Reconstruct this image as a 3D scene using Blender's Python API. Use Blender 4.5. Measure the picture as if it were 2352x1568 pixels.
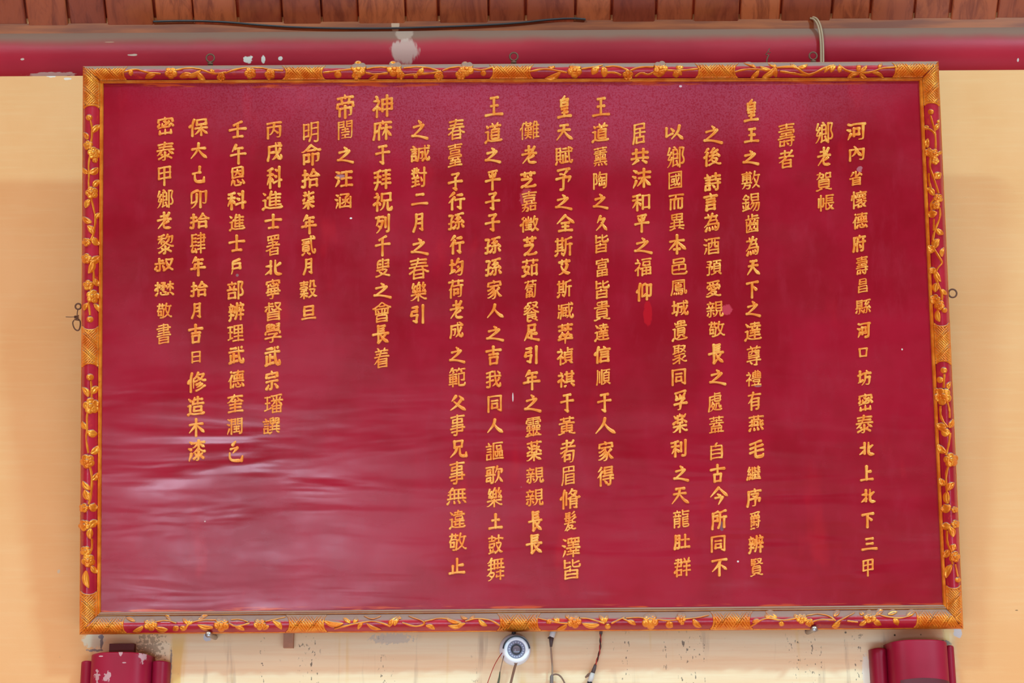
import bpy, math, random
import numpy as np
from math import radians, sin, cos, tan, pi, sqrt, atan2

random.seed(7)
for _o in list(bpy.data.objects):
    bpy.data.objects.remove(_o)
SC = bpy.context.scene
COL = SC.collection

# ------------------------------------------------------------------ camera
IMG_W, IMG_H = 2352, 1568
FOCAL_PX = 4000.0
PITCH, ROLL = radians(15.0), radians(0.36)
CAM = np.array([0.0, -4.9, 1.7])
FWD = np.array([0.0, cos(PITCH), sin(PITCH)])
RIGHT0 = np.array([1.0, 0.0, 0.0])
UP0 = np.cross(RIGHT0, FWD)
RIGHT = RIGHT0 * cos(ROLL) - UP0 * sin(ROLL)
UP = UP0 * cos(ROLL) + RIGHT0 * sin(ROLL)
cam_data = bpy.data.cameras.new('camera')
cam_data.sensor_width = 36.0
cam_data.lens = 36.0 * FOCAL_PX / IMG_W
cam_data.clip_end = 200
cam_obj = bpy.data.objects.new('camera', cam_data)
COL.objects.link(cam_obj)
from mathutils import Matrix, Vector
cam_obj.matrix_world = Matrix(((RIGHT[0], UP[0], -FWD[0], CAM[0]), (RIGHT[1], UP[1], -FWD[1], CAM[1]),
                               (RIGHT[2], UP[2], -FWD[2], CAM[2]), (0, 0, 0, 1)))
SC.camera = cam_obj

# ------------------------------------------------------------------ light and exposure
SC.view_settings.view_transform = 'Standard'
SC.view_settings.look = 'None'
SC.view_settings.exposure = 0.0
SC.view_settings.gamma = 1.0
SC.view_settings.use_curve_mapping = False
WORLD = bpy.data.worlds.new('sky')
SC.world = WORLD
WORLD.use_nodes = True
_nt = WORLD.node_tree
_bg = _nt.nodes['Background']
_geo = _nt.nodes.new('ShaderNodeTexCoord')
_sep = _nt.nodes.new('ShaderNodeSeparateXYZ')
_nt.links.new(_geo.outputs['Generated'], _sep.inputs[0])
_rmp = _nt.nodes.new('ShaderNodeValToRGB')          # dim far side of the hall, then the sky above it
_rmp.color_ramp.elements[0].position = 0.20
_rmp.color_ramp.elements[0].color = (0.16, 0.11, 0.09, 1)
_rmp.color_ramp.elements[1].position = 0.50
_rmp.color_ramp.elements[1].color = (1.0, 0.61, 0.35, 1)
_nt.links.new(_sep.outputs[2], _rmp.inputs[0])
_nt.links.new(_rmp.outputs[0], _bg.inputs[0])
_bg.inputs[1].default_value = 1.5


def area(name, loc, target, sx, sy, watts, color):
    ld = bpy.data.lights.new(name, 'AREA')
    ld.shape = 'RECTANGLE'
    ld.size, ld.size_y = sx, sy
    ld.energy = watts
    ld.color = color
    o = bpy.data.objects.new(name, ld)
    o.location = loc
    d = Vector(target) - Vector(loc)
    o.rotation_euler = d.to_track_quat('-Z', 'Y').to_euler()
    COL.objects.link(o)
    return o


# the long daylit gap under the opposite eave, the open doorway low across the hall, an added fill lamp near the floor
area('clerestory_east', (4.3, -5.2, 7.3), (0, 0, 3.1), 0.9, 0.22, 330, (0.38, 0.98, 1.25))
area('clerestory_west', (-2.6, -5.2, 7.3), (0, 0, 3.1), 0.9, 0.22, 170, (0.40, 0.95, 1.15))
area('doorway', (-2.5, -11.0, 0.38), (-0.6, 0, 2.6), 2.0, 0.62, 105, (0.72, 0.78, 1.0))
area('courtyard', (0.0, -12.0, 0.5), (0, 0, 2.6), 7.5, 0.8, 20, (0.6, 0.7, 1.0))
area('low_wall_fill', (0.2, -3.4, 0.12), (0, 0, 1.9), 5.0, 1.0, 140, (0.42, 0.76, 1.1))  # added lamp in place of bounced daylight, to brighten the lower wall


# ------------------------------------------------------------------ rays
def rays(px, py):
    px = np.asarray(px, float)
    py = np.asarray(py, float)
    return (FWD[None, :] + ((px - IMG_W / 2) / FOCAL_PX)[:, None] * RIGHT[None, :]
            - ((py - IMG_H / 2) / FOCAL_PX)[:, None] * UP[None, :])


def at(px, py, y=0.0):
    """the point of the room seen at (px, py) that lies at depth y"""
    d = rays([px], [py])[0]
    return CAM + d * ((y - CAM[1]) / d[1])


LEAN = radians(9.3)
PN = np.array([0.0, -cos(LEAN), -sin(LEAN)])       # the plaque's face
PO = at(1197, 1450, -0.085)
PX = np.array([1.0, 0.0, 0.0])
PY = np.cross(PN, PX)                               # up along the plaque


def plq(px, py, h=0.0):
    """plaque coordinates (x, y) of pixels, at height h off the panel face"""
    d = rays(px, py)
    h = np.broadcast_to(np.asarray(h, float), (len(d),))
    t = (h - (CAM - PO) @ PN) / (d @ PN)
    p = CAM[None, :] + d * t[:, None] - PO[None, :]
    return np.stack([p @ PX, p @ PY], 1)


def pw(xy, h):
    """plaque coordinates to the room"""
    xy = np.asarray(xy, float)
    h = np.broadcast_to(np.asarray(h, float), (len(xy),))
    return PO[None, :] + xy[:, :1] * PX + xy[:, 1:2] * PY + h[:, None] * PN


# ------------------------------------------------------------------ object helpers
def wpos(o):
    p = Vector(o.location)
    while o.parent:
        o = o.parent
        p = p + Vector(o.location)
    return p


def obj(name, verts, faces, mat, parent=None, smooth=True):
    v = np.asarray(verts, float).reshape(-1, 3)
    org = (v.min(0) + v.max(0)) / 2
    me = bpy.data.meshes.new(name)
    me.from_pydata((v - org).tolist(), [], faces)
    me.update()
    if smooth:
        me.polygons.foreach_set('use_smooth', [True] * len(me.polygons))
    me.materials.append(mat)
    o = bpy.data.objects.new(name, me)
    COL.objects.link(o)
    if parent is not None:
        o.parent = parent
        o.location = Vector(org) - wpos(parent)
    else:
        o.location = org
    return o


def empty(name, loc, parent=None):
    o = bpy.data.objects.new(name, None)
    o.empty_display_size = 0.05
    COL.objects.link(o)
    if parent is not None:
        o.parent = parent
        o.location = Vector(loc) - wpos(parent)
    else:
        o.location = loc
    return o


def tag(o, label, cat, group=None):
    o['label'] = label
    o['category'] = cat
    if group:
        o['group'] = group
    return o


def structure(o, label=None):
    o['kind'] = 'structure'
    if label:
        o['label'] = label
    return o


class MB:
    """collects shapes of one mesh"""

    def __init__(self):
        self.v, self.f = [], []

    def add(self, v, f):
        n = len(self.v)
        self.v.extend([tuple(p) for p in v])
        self.f.extend([tuple(i + n for i in q) for q in f])
        return self

    def grid(self, P, closed=False):
        """P[i][j] of points"""
        P = np.asarray(P, float)
        a, b = P.shape[:2]
        n = len(self.v)
        self.v.extend(map(tuple, P.reshape(-1, 3)))
        for i in range(a - 1):
            for j in range(b if closed else b - 1):
                k = (j + 1) % b
                self.f.append((n + i * b + j, n + i * b + k, n + (i + 1) * b + k, n + (i + 1) * b + j))
        return self

    def box(self, x0, x1, y0, y1, z0, z1):
        v = [(x, y, z) for x in (x0, x1) for y in (y0, y1) for z in (z0, z1)]
        return self.add(v, [(0, 1, 3, 2), (4, 6, 7, 5), (0, 4, 5, 1), (2, 3, 7, 6), (0, 2, 6, 4), (1, 5, 7, 3)])

    def tube(self, pts, r, k=10, caps=True):
        pts = [np.asarray(p, float) for p in pts]
        rr = r if hasattr(r, '__len__') else [r] * len(pts)
        ring, prev = [], None
        for i, p in enumerate(pts):
            t = pts[min(i + 1, len(pts) - 1)] - pts[max(i - 1, 0)]
            t = t / (np.linalg.norm(t) + 1e-12)
            if prev is None:
                prev = np.cross(t, (0.31, 0.9, 0.2))
            a = prev - t * (prev @ t)
            a /= np.linalg.norm(a) + 1e-12
            prev = a
            b = np.cross(t, a)
            ring.append([p + rr[i] * (a * cos(2 * pi * j / k) + b * sin(2 * pi * j / k)) for j in range(k)])
        n = len(self.v)
        self.grid(ring, closed=True)
        if caps:
            self.f.append(tuple(n + j for j in range(k))[::-1])
            self.f.append(tuple(n + (len(pts) - 1) * k + j for j in range(k)))
        return self

    def lathe(self, o, axis, prof, k=40):
        """prof: (distance along the axis, radius)"""
        o = np.asarray(o, float)
        axis = np.asarray(axis, float) / np.linalg.norm(axis)
        a = np.cross(axis, (1, 0, 0.001))
        a /= np.linalg.norm(a)
        b = np.cross(axis, a)
        P = [[o + axis * s + max(r, 1e-5) * (a * cos(2 * pi * j / k) + b * sin(2 * pi * j / k)) for j in range(k)] for s, r in prof]
        return self.grid(P, closed=True)

    def build(self, name, mat, parent=None, smooth=True):
        return obj(name, self.v, self.f, mat, parent, smooth)


def smooth_path(pts, n=3):
    p = np.asarray(pts, float)
    for _ in range(n):
        if len(p) < 3:
            break
        q = [p[0]]
        for a, b in zip(p[:-1], p[1:]):
            q += [0.75 * a + 0.25 * b, 0.25 * a + 0.75 * b]
        q.append(p[-1])
        p = np.array(q)
    return p


def resample(p, step):
    p = np.asarray(p, float)
    d = np.r_[0, np.cumsum(np.hypot(*np.diff(p[:, :2], axis=0).T))]
    if d[-1] < 1e-9:
        return p[:1]
    n = max(2, int(round(d[-1] / step)) + 1)
    s = np.linspace(0, d[-1], n)
    return np.stack([np.interp(s, d, p[:, i]) for i in range(p.shape[1])], 1)


# ------------------------------------------------------------------ materials
def srgb(r, g, b):
    f = lambda c: c / 12.92 if c <= 0.04045 else ((c + 0.055) / 1.055) ** 2.4
    return (f(r / 255), f(g / 255), f(b / 255), 1)


class Mat:
    def __init__(self, name, rough=0.5, metal=0.0, spec=0.5):
        self.m = bpy.data.materials.new(name)
        self.m.use_nodes = True
        self.nt = self.m.node_tree
        self.b = self.nt.nodes['Principled BSDF']
        self.b.inputs['Roughness'].default_value = rough
        self.b.inputs['Metallic'].default_value = metal
        self.b.inputs['Specular IOR Level'].default_value = spec
        self.tc = None

    def n(self, t, **kw):
        x = self.nt.nodes.new(t)
        for k, v in kw.items():
            setattr(x, k, v)
        return x

    def put(self, sock, v):
        if hasattr(v, 'is_output') or isinstance(v, bpy.types.NodeSocket):
            self.nt.links.new(v, sock)
        else:
            sock.default_value = v

    def obj_co(self):
        if self.tc is None:
            g = self.n('ShaderNodeNewGeometry')
            self.tc = g.outputs['Position']
            self.normal = g.outputs['Normal']
            self.island = g.outputs['Random Per Island']
            s = self.n('ShaderNodeSeparateXYZ')
            self.put(s.inputs[0], self.tc)
            self.x, self.y, self.z = s.outputs
        return self.tc

    def math(self, op, a, b=0.0, c=0.0, clamp=False):
        x = self.n('ShaderNodeMath', operation=op, use_clamp=clamp)
        self.put(x.inputs[0], a)
        self.put(x.inputs[1], b)
        if op in ('MULTIPLY_ADD',):
            self.put(x.inputs[2], c)
        return x.outputs[0]

    def ramp(self, v, a, b, lo=0.0, hi=1.0, smooth=True):
        x = self.n('ShaderNodeMapRange', interpolation_type='SMOOTHSTEP' if smooth else 'LINEAR')
        self.put(x.inputs['Value'], v)
        for k, val in (('From Min', a), ('From Max', b), ('To Min', lo), ('To Max', hi)):
            self.put(x.inputs[k], val)
        return x.outputs[0]

    def noise(self, scale, stretch=(1, 1, 1), detail=4, rough=0.55, off=(0, 0, 0), dist=0.0):
        mp = self.n('ShaderNodeMapping')
        self.put(mp.inputs['Vector'], self.obj_co())
        mp.inputs['Scale'].default_value = stretch
        mp.inputs['Location'].default_value = off
        x = self.n('ShaderNodeTexNoise')
        self.put(x.inputs['Vector'], mp.outputs[0])
        x.inputs['Scale'].default_value = scale
        x.inputs['Detail'].default_value = detail
        x.inputs['Roughness'].default_value = rough
        x.inputs['Distortion'].default_value = dist
        return x.outputs['Fac']

    def mix(self, f, a, b):
        x = self.n('ShaderNodeMix', data_type='RGBA')
        self.put(x.inputs[0], f)
        self.put(x.inputs[6], a)
        self.put(x.inputs[7], b)
        return x.outputs[2]

    def blob(self, cx, cz, rx, rz, k=0.5, scale=30, soft=0.25, stretch=(1, 1, 1)):
        """a patch with a ragged edge on an upright surface"""
        self.obj_co()
        a = self.math('POWER', self.math('ABSOLUTE', self.math('DIVIDE', self.math('SUBTRACT', self.x, cx), rx)), 2.0)
        c = self.math('POWER', self.math('ABSOLUTE', self.math('DIVIDE', self.math('SUBTRACT', self.z, cz), rz)), 2.0)
        d = self.math('ADD', a, c)
        nz = self.noise(scale, stretch, 4)
        d = self.math('MULTIPLY_ADD', self.math('SUBTRACT', nz, 0.5), k * 4, d)
        return self.ramp(d, 1.0 + soft, 1.0 - soft)

    def box_mask(self, x0, x1, z0, z1, soft, k=0.0, scale=20):
        self.obj_co()
        x, z = self.x, self.z
        if k:
            nz = self.math('MULTIPLY', self.math('SUBTRACT', self.noise(scale), 0.5), k)
            x, z = self.math('ADD', x, nz), self.math('ADD', z, nz)
        m = self.ramp(x, x0 - soft, x0 + soft)
        m = self.math('MULTIPLY', m, self.ramp(x, x1 + soft, x1 - soft))
        m = self.math('MULTIPLY', m, self.ramp(z, z0 - soft, z0 + soft))
        return self.math('MULTIPLY', m, self.ramp(z, z1 + soft, z1 - soft))

    def dust(self, col, a=0.25, b=0.7, k=0.5, scale=40, color=srgb(150, 118, 96)):
        """settled dust on what faces up"""
        self.obj_co()
        s = self.n('ShaderNodeSeparateXYZ')
        self.put(s.inputs[0], self.normal)
        v = self.math('MULTIPLY_ADD', self.math('SUBTRACT', self.noise(scale), 0.5), k, s.outputs[2])
        self.dust_mask = self.ramp(v, a, b)
        return self.mix(self.dust_mask, col, color)

    def color(self, c):
        self.put(self.b.inputs['Base Color'], c)
        return self

    def bump(self, h, strength=0.3, dist=0.01):
        x = self.n('ShaderNodeBump')
        x.inputs['Strength'].default_value = strength
        x.inputs['Distance'].default_value = dist
        self.put(x.inputs['Height'], h)
        self.put(self.b.inputs['Normal'], x.outputs[0])
        return self


def plain(name, c, rough=0.5, metal=0.0, spec=0.5, var=0.12, scale=60):
    m = Mat(name, rough, metal, spec)
    d = tuple(x * (1 - var) for x in c[:3]) + (1,)
    e = tuple(min(1, x * (1 + var)) for x in c[:3]) + (1,)
    m.color(m.mix(m.noise(scale), d, e))
    return m.m


M = {}
# --- wall plaster
m = Mat('yellow_limewash', 0.85, 0, 0.25)
w1, w2, w3 = (at(1176, y, 0) for y in (1455, 1512, 1400))
c = m.mix(m.ramp(m.noise(2.2, (1, 1, 1), 5), 0.35, 0.65), srgb(232, 166, 108), srgb(237, 174, 118))
c = m.mix(m.math('MULTIPLY', m.ramp(m.noise(9, (0.5, 1, 9), 5), 0.45, 0.75), 0.15), c, srgb(241, 205, 150))
lowz = m.ramp(m.z, w3[2] - 0.02, w3[2] + 0.05, 1.0, 0.0) if False else m.ramp((m.obj_co() and m.z), at(0, 1490)[2], at(0, 1440)[2])
mid = m.math('MULTIPLY', m.math('SUBTRACT', 1.0, lowz), m.box_mask(at(215, 1500)[0], at(2190, 1500)[0], 1.0, 9.0, 0.02, 0.05))
c = m.mix(m.math('MULTIPLY', mid, m.ramp(m.noise(9, (0.25, 1, 5.5), 6, 0.65), 0.36, 0.62, 0.72, 1.0)), c, srgb(250, 220, 178))
strk = m.math('MULTIPLY', mid, m.ramp(m.noise(16, (1.0, 1, 0.12), 4), 0.57, 0.68))
c = m.mix(m.math('MULTIPLY', strk, 0.65), c, srgb(190, 156, 128))
strk2 = m.math('MULTIPLY', mid, m.ramp(m.noise(11, (1.3, 1, 0.1), 3, off=(3, 0, 7)), 0.58, 0.7))
c = m.mix(m.math('MULTIPLY', strk2, 0.75), c, srgb(236, 182, 92))
spk = m.math('MULTIPLY', m.math('MULTIPLY', mid, m.ramp(m.noise(14, (1.0, 1, 0.05), 2, off=(1, 0, 2)), 0.56, 0.62)), m.ramp(m.noise(120, (1, 1, 0.5), 2), 0.6, 0.66))
c = m.mix(m.math('MULTIPLY', spk, 0.8), c, srgb(90, 78, 74))
for (bx, by, rx, rz, k, col, f) in ((215, 1470, .030, .020, .5, (222, 206, 178), .9), (234, 1472, .004, .02, 1.2, (140, 128, 128), .95), (216, 1493, .026, .0035, 1.2, (140, 128, 128), .9), (231, 1462, .008, .005, .8, (140, 128, 130), .9),
                                    (345, 1490, .03, .04, 3.2, (150, 116, 88), .6), (477, 1462, .012, .012, .3, (206, 202, 205), .9), (2160, 1476, .03, .008, .9, (158, 142, 132), .95),
                                    (2200, 1452, .012, .015, .5, (196, 186, 190), .8), (1857, 1448, .01, .009, .8, (110, 100, 104), .9), (2055, 1458, .0025, .003, .1, (60, 50, 46), .9),
                                    (2115, 1457, .0018, .002, .1, (70, 60, 56), .8), (135, 1312, .004, .006, .6, (206, 184, 160), .7), (1942, 1452, .003, .003, .3, (80, 70, 66), .8),
                                    (900, 1466, .06, .014, 1.2, (188, 176, 166), .5), (392, 1530, .003, .05, .9, (150, 130, 118), .9), (1990, 1545, .011, .05, .5, (240, 226, 204), .95),
                                    (118, 175, .014, .004, .6, (236, 226, 214), .8), (155, 181, .012, .004, .7, (230, 220, 210), .7), (2335, 1401, .004, .0015, .2, (120, 90, 60), .8)):
    p = at(bx, by, 0)
    c = m.mix(m.math('MULTIPLY', m.blob(p[0], p[2], rx, rz, k, 110), f), c, srgb(*col))
fl = m.ramp(m.noise(55, (1, 1, 1), 3), 0.70, 0.76)
c = m.mix(m.math('MULTIPLY', fl, 0.22), c, srgb(170, 140, 110))
m.color(c)
m.bump(m.math('ADD', m.noise(30), m.math('MULTIPLY', m.noise(220), 0.3)), 0.12, 0.004)
M['wall'] = m.m

# --- lacquer of the inscribed panel
m = Mat('red_lacquer', 0.3, 0, 0.4)
zt, zb = pw(plq([1176], [190]), 0)[0][2], pw(plq([1176], [1400]), 0)[0][2]
c = m.mix(m.ramp(m.noise(3.0, (1, 1, 0.8), 6, 0.6), 0.36, 0.66), srgb(142, 4, 26), srgb(160, 14, 40))
c = m.mix(m.math('MULTIPLY', m.ramp(m.noise(14, (1.6, 1, 0.5), 5, 0.65), 0.5, 0.72), 0.3), c, srgb(158, 32, 52))
c = m.mix(m.math('MULTIPLY', m.ramp(m.noise(9, (1, 1, 0.35), 3, off=(5, 1, 3)), 0.6, 0.75), 0.5), c, srgb(176, 16, 34))
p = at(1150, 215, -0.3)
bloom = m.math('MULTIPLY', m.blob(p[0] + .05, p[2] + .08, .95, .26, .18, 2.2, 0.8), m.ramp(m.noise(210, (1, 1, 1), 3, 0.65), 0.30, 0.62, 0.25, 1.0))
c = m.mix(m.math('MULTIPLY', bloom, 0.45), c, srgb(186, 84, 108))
rub = m.math('MULTIPLY', m.ramp(m.noise(26, (0.35, 1, 5), 2, off=(2, 0, 9)), 0.5, 0.6), m.math('MAXIMUM', m.ramp(m.z, zt - .014, zt - .004), m.ramp(m.z, zb + .016, zb + .004)))
c = m.mix(m.math('MULTIPLY', rub, 0.8), c, srgb(214, 84, 34))
vor = m.n('ShaderNodeTexVoronoi', feature='F1')
m.put(vor.inputs['Vector'], m.obj_co())
vor.inputs['Scale'].default_value = 7.0
sp = m.math('MULTIPLY', m.ramp(vor.outputs['Distance'], 0.022, 0.014), m.ramp(m.noise(2.5, off=(8, 3, 1)), 0.5, 0.55))
c = m.mix(sp, c, srgb(206, 170, 160))
for (bx, by, rx, rz, k, col, f) in ((806, 501, .0035, .0024, .2, (228, 214, 206), 1), (1668, 711, .016, .014, .5, (196, 62, 78), .8), (1178, 912, .002, .012, .2, (214, 186, 180), .9),
                                    (1740, 885, .012, .004, .3, (172, 112, 116), .9), (782, 405, .012, .010, .8, (172, 118, 122), .9), (1658, 1208, .006, .012, .5, (120, 84, 98), .8), (1974, 388, .009, .008, .9, (176, 104, 112), .8),
                                    (1488, 720, .012, .035, .4, (178, 14, 30), .9), (1563, 198, .004, .003, .3, (214, 170, 170), 1), (541, 805, .006, .004, .3, (140, 96, 96), .9), (545, 632, .004, .004, .3, (140, 96, 96), .9),
                                    (1212, 455, .022, .028, .6, (190, 76, 86), .5), (2072, 802, .0022, .0026, .2, (214, 196, 180), 1), (1695, 1289, .0026, .0026, .2, (226, 206, 196), 1)):
    p = pw(plq([bx], [by]), 0)[0]
    c = m.mix(m.math('MULTIPLY', m.blob(p[0], p[2], rx, rz, k, 90), f), c, srgb(*col))
m.color(c)
m.put(m.b.inputs['Roughness'], m.ramp(m.noise(3.5, (1, 1, 2.2), 5, off=(1, 2, 3)), 0.3, 0.7, 0.17, 0.30))
wav = m.math('MULTIPLY', m.noise(2.4, (0.7, 1, 3.6), 2.5, 0.5, dist=0.3), m.ramp(m.z, zb + .85, zb + .30))
hb = m.math('ADD', m.math('MULTIPLY', wav, 1.0), m.math('MULTIPLY', m.noise(150, detail=2), 0.006))
m.bump(hb, 0.16, 0.05)
M['panel'] = m.m

# --- frame ground
m = Mat('red_frame_lacquer', 0.28, 0, 0.5)
c = m.mix(m.ramp(m.noise(8), 0.35, 0.65), srgb(160, 18, 40), srgb(182, 30, 50))
c = m.mix(m.math('MULTIPLY', m.ramp(m.noise(38, detail=3), 0.6, 0.74), 0.5), c, srgb(214, 66, 34))
c = m.dust(c, 0.24, 0.52, 0.3, 24, srgb(150, 120, 110))
m.color(c)
m.put(m.b.inputs['Roughness'], m.ramp(m.dust_mask, 0, 1, 0.26, 0.9))
m.bump(m.noise(60, detail=2), 0.15, 0.004)
M['frame'] = m.m


def gold(name, dusty, a=0.5, b=0.8, k=1.0, metal=0.5, hue=(230, 122, 24, 250, 164, 50)):
    m = Mat(name, 0.30, metal, 0.6)
    c = m.mix(m.ramp(m.noise(30, detail=4), 0.35, 0.68), srgb(hue[0] * k, hue[1] * k * k, hue[2]), srgb(hue[3] * k, hue[4] * k * k, hue[5]))
    c = m.mix(m.math('MULTIPLY', m.ramp(m.noise(70, off=(4, 4, 4)), 0.62, 0.75), 0.55), c, srgb(178, 62, 22))
    if dusty:
        c = m.dust(c, a, b, 0.5, 60, srgb(158, 124, 108))
        m.put(m.b.inputs['Metallic'], m.ramp(m.dust_mask, 0, 1, metal, 0.0))
        m.put(m.b.inputs['Roughness'], m.ramp(m.dust_mask, 0, 1, 0.34, 0.9))
    m.color(c)
    m.bump(m.noise(160, detail=3), 0.25, 0.002)
    return m.m


M['gold'] = gold('carved_gilding', True, 0.30, 0.60)
M['golddusty'] = gold('dust_covered_gilding', True, -0.7, -0.3)
M['goldground'] = gold('darker_gilding_ground', True, 0.30, 0.60, 0.95)  # slightly darker gilding for the ground between the lattice strips
M['ink'] = gold('gilded_lettering', False, metal=0.25, hue=(244, 134, 40, 255, 178, 80))

# --- round beam
m = Mat('red_beam_paint', 0.5, 0, 0.3)
c = m.mix(m.ramp(m.noise(4, (0.5, 1, 1), 5), 0.35, 0.7), srgb(160, 12, 36), srgb(180, 26, 46))
c = m.dust(c, 0.02, 0.50, 0.25, 7, srgb(140, 100, 84))
dm = m.dust_mask
for (bx, by, rx, rz, k, col, f, st) in ((928, 70, .026, .035, .35, (186, 150, 132), .75, (1, 1, 1)), (930, 118, .042, .038, .5, (206, 170, 156), .75, (1.5, 1, .4)), (570, 135, .014, .011, 1.2, (232, 222, 208), 1, (1, 1, 1)),
                                        (604, 136, .006, .011, .8, (230, 220, 206), 1, (1, 1, 1)), (644, 134, .007, .006, .4, (230, 218, 204), 1, (1, 1, 1)), (105, 163, .075, .006, 1.3, (196, 160, 152), .9, (.4, 1, 1)), (252, 97, .014, .0014, .2, (190, 150, 120), .8, (1, 1, 1)),
                                        (306, 127, .014, .003, 1.2, (206, 180, 160), .9, (1, 1, 1)), (52, 136, .006, .003, .6, (206, 180, 160), .9, (1, 1, 1)), (2260, 167, .09, .004, 1.2, (150, 104, 96), .8, (.4, 1, 1)), (2340, 135, .003, .005, .3, (220, 206, 196), .9, (1, 1, 1))):
    p = at(bx, by, -0.03)
    c = m.mix(m.math('MULTIPLY', m.blob(p[0], p[2], rx, rz, k, 55, 0.3, st), f), c, srgb(*col))
m.color(c)
m.put(m.b.inputs['Roughness'], m.ramp(dm, 0, 1, 0.48, 0.9))
m.bump(m.noise(10, (0.4, 1, 1.5)), 0.1, 0.01)
M['beam'] = m.m

# --- ceiling planks and batten
m = Mat('varnished_planks', 0.42, 0, 0.4)
m.obj_co()
c = m.mix(m.island, srgb(148, 62, 38), srgb(206, 108, 62))
gr = m.noise(26, (1.2, .35, .35), 6, 0.65, dist=0.8)
c = m.mix(m.math('MULTIPLY', m.ramp(gr, 0.42, 0.7), 0.65), c, srgb(104, 34, 20))
c = m.mix(m.math('MULTIPLY', m.ramp(m.noise(7, off=(3, 3, 3)), 0.5, 0.7), 0.35), c, srgb(196, 104, 52))
m.color(c)
m.bump(gr, 0.25, 0.004)
M['plank'] = m.m
m = Mat('batten_wood', 0.5, 0, 0.3)
c = m.mix(m.ramp(m.noise(8, (0.3, 1, 3), 5), 0.4, 0.65), srgb(126, 56, 26), srgb(168, 82, 34))
p = at(908, 55, -0.01)
c = m.mix(m.math('MULTIPLY', m.blob(p[0], p[2], .012, .03, .3, 60), .8), c, srgb(206, 160, 130))
m.color(c)
M['batten'] = m.m

# --- lobed boards
m = Mat('red_board_paint', 0.42, 0, 0.2)
c = m.mix(m.ramp(m.noise(6, (1, 1, 0.6), 5), 0.35, 0.65), srgb(134, 10, 38), srgb(152, 20, 50))
for (bx, by, rx, rz, k, f) in ((282, 1499, .005, .011, 1.0, .7), (329, 1505, .008, .020, 1.3, .7), (226, 1555, .008, .014, 2.4, .7), (250, 1556, .008, .014, 2.4, .7), (290, 1523, .006, .002, .4, .6), (236, 1508, .006, .002, .4, .8)):
    p = at(bx, by, -0.08)
    c = m.mix(m.math('MULTIPLY', m.blob(p[0], p[2], rx, rz, k, 110), f), c, srgb(200, 160, 160))
m.color(c)
M['lobed'] = m.m
M['darkred'] = plain('dark_red_wood', srgb(108, 34, 34), 0.5)
M['field'] = plain('dark_maroon_paint', srgb(92, 30, 38), 0.5)  # darker maroon than the board around it
M['floor'] = plain('worn_floor_tiles', srgb(176, 150, 128), 0.6, scale=3)
M['steel'] = plain('dull_steel', srgb(170, 160, 156), 0.35, 0.8)
M['rust'] = plain('rusty_iron', srgb(112, 74, 56), 0.6, 0.4, scale=150)
M['white'] = plain('white_plastic', srgb(232, 230, 232), 0.35, var=0.02)
M['black'] = plain('black_plastic', srgb(34, 34, 40), 0.4)
M['greyglass'] = plain('grey_face_plate', srgb(128, 126, 146), 0.4)
M['lens'] = plain('lens_glass', srgb(104, 90, 98), 0.15, 0, 0.5)
M['led'] = plain('clear_diode', srgb(190, 192, 204), 0.2)
M['cablek'] = plain('black_cable', srgb(52, 50, 54), 0.45)
M['cableb'] = plain('beige_cable', srgb(178, 142, 110), 0.6)
M['cablebr'] = plain('brown_cable', srgb(132, 98, 78), 0.55)
M['cableg'] = plain('grey_brown_cable', srgb(158, 128, 106), 0.55)
M['cabler'] = plain('red_cable', srgb(178, 52, 36), 0.45)
M['cabledk'] = plain('dark_cable', srgb(66, 34, 28), 0.5)
M['cablegr'] = plain('green_cable', srgb(92, 96, 72), 0.5)
M['tape'] = plain('grimy_white_tape', srgb(206, 194, 186), 0.6, var=0.25)
M['boot'] = plain('grey_rubber', srgb(124, 108, 102), 0.6)
M['bootdk'] = plain('brown_rubber', srgb(84, 62, 58), 0.6)
M['tab'] = plain('brown_wood_peg', srgb(176, 120, 88), 0.6, var=0.2)
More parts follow.
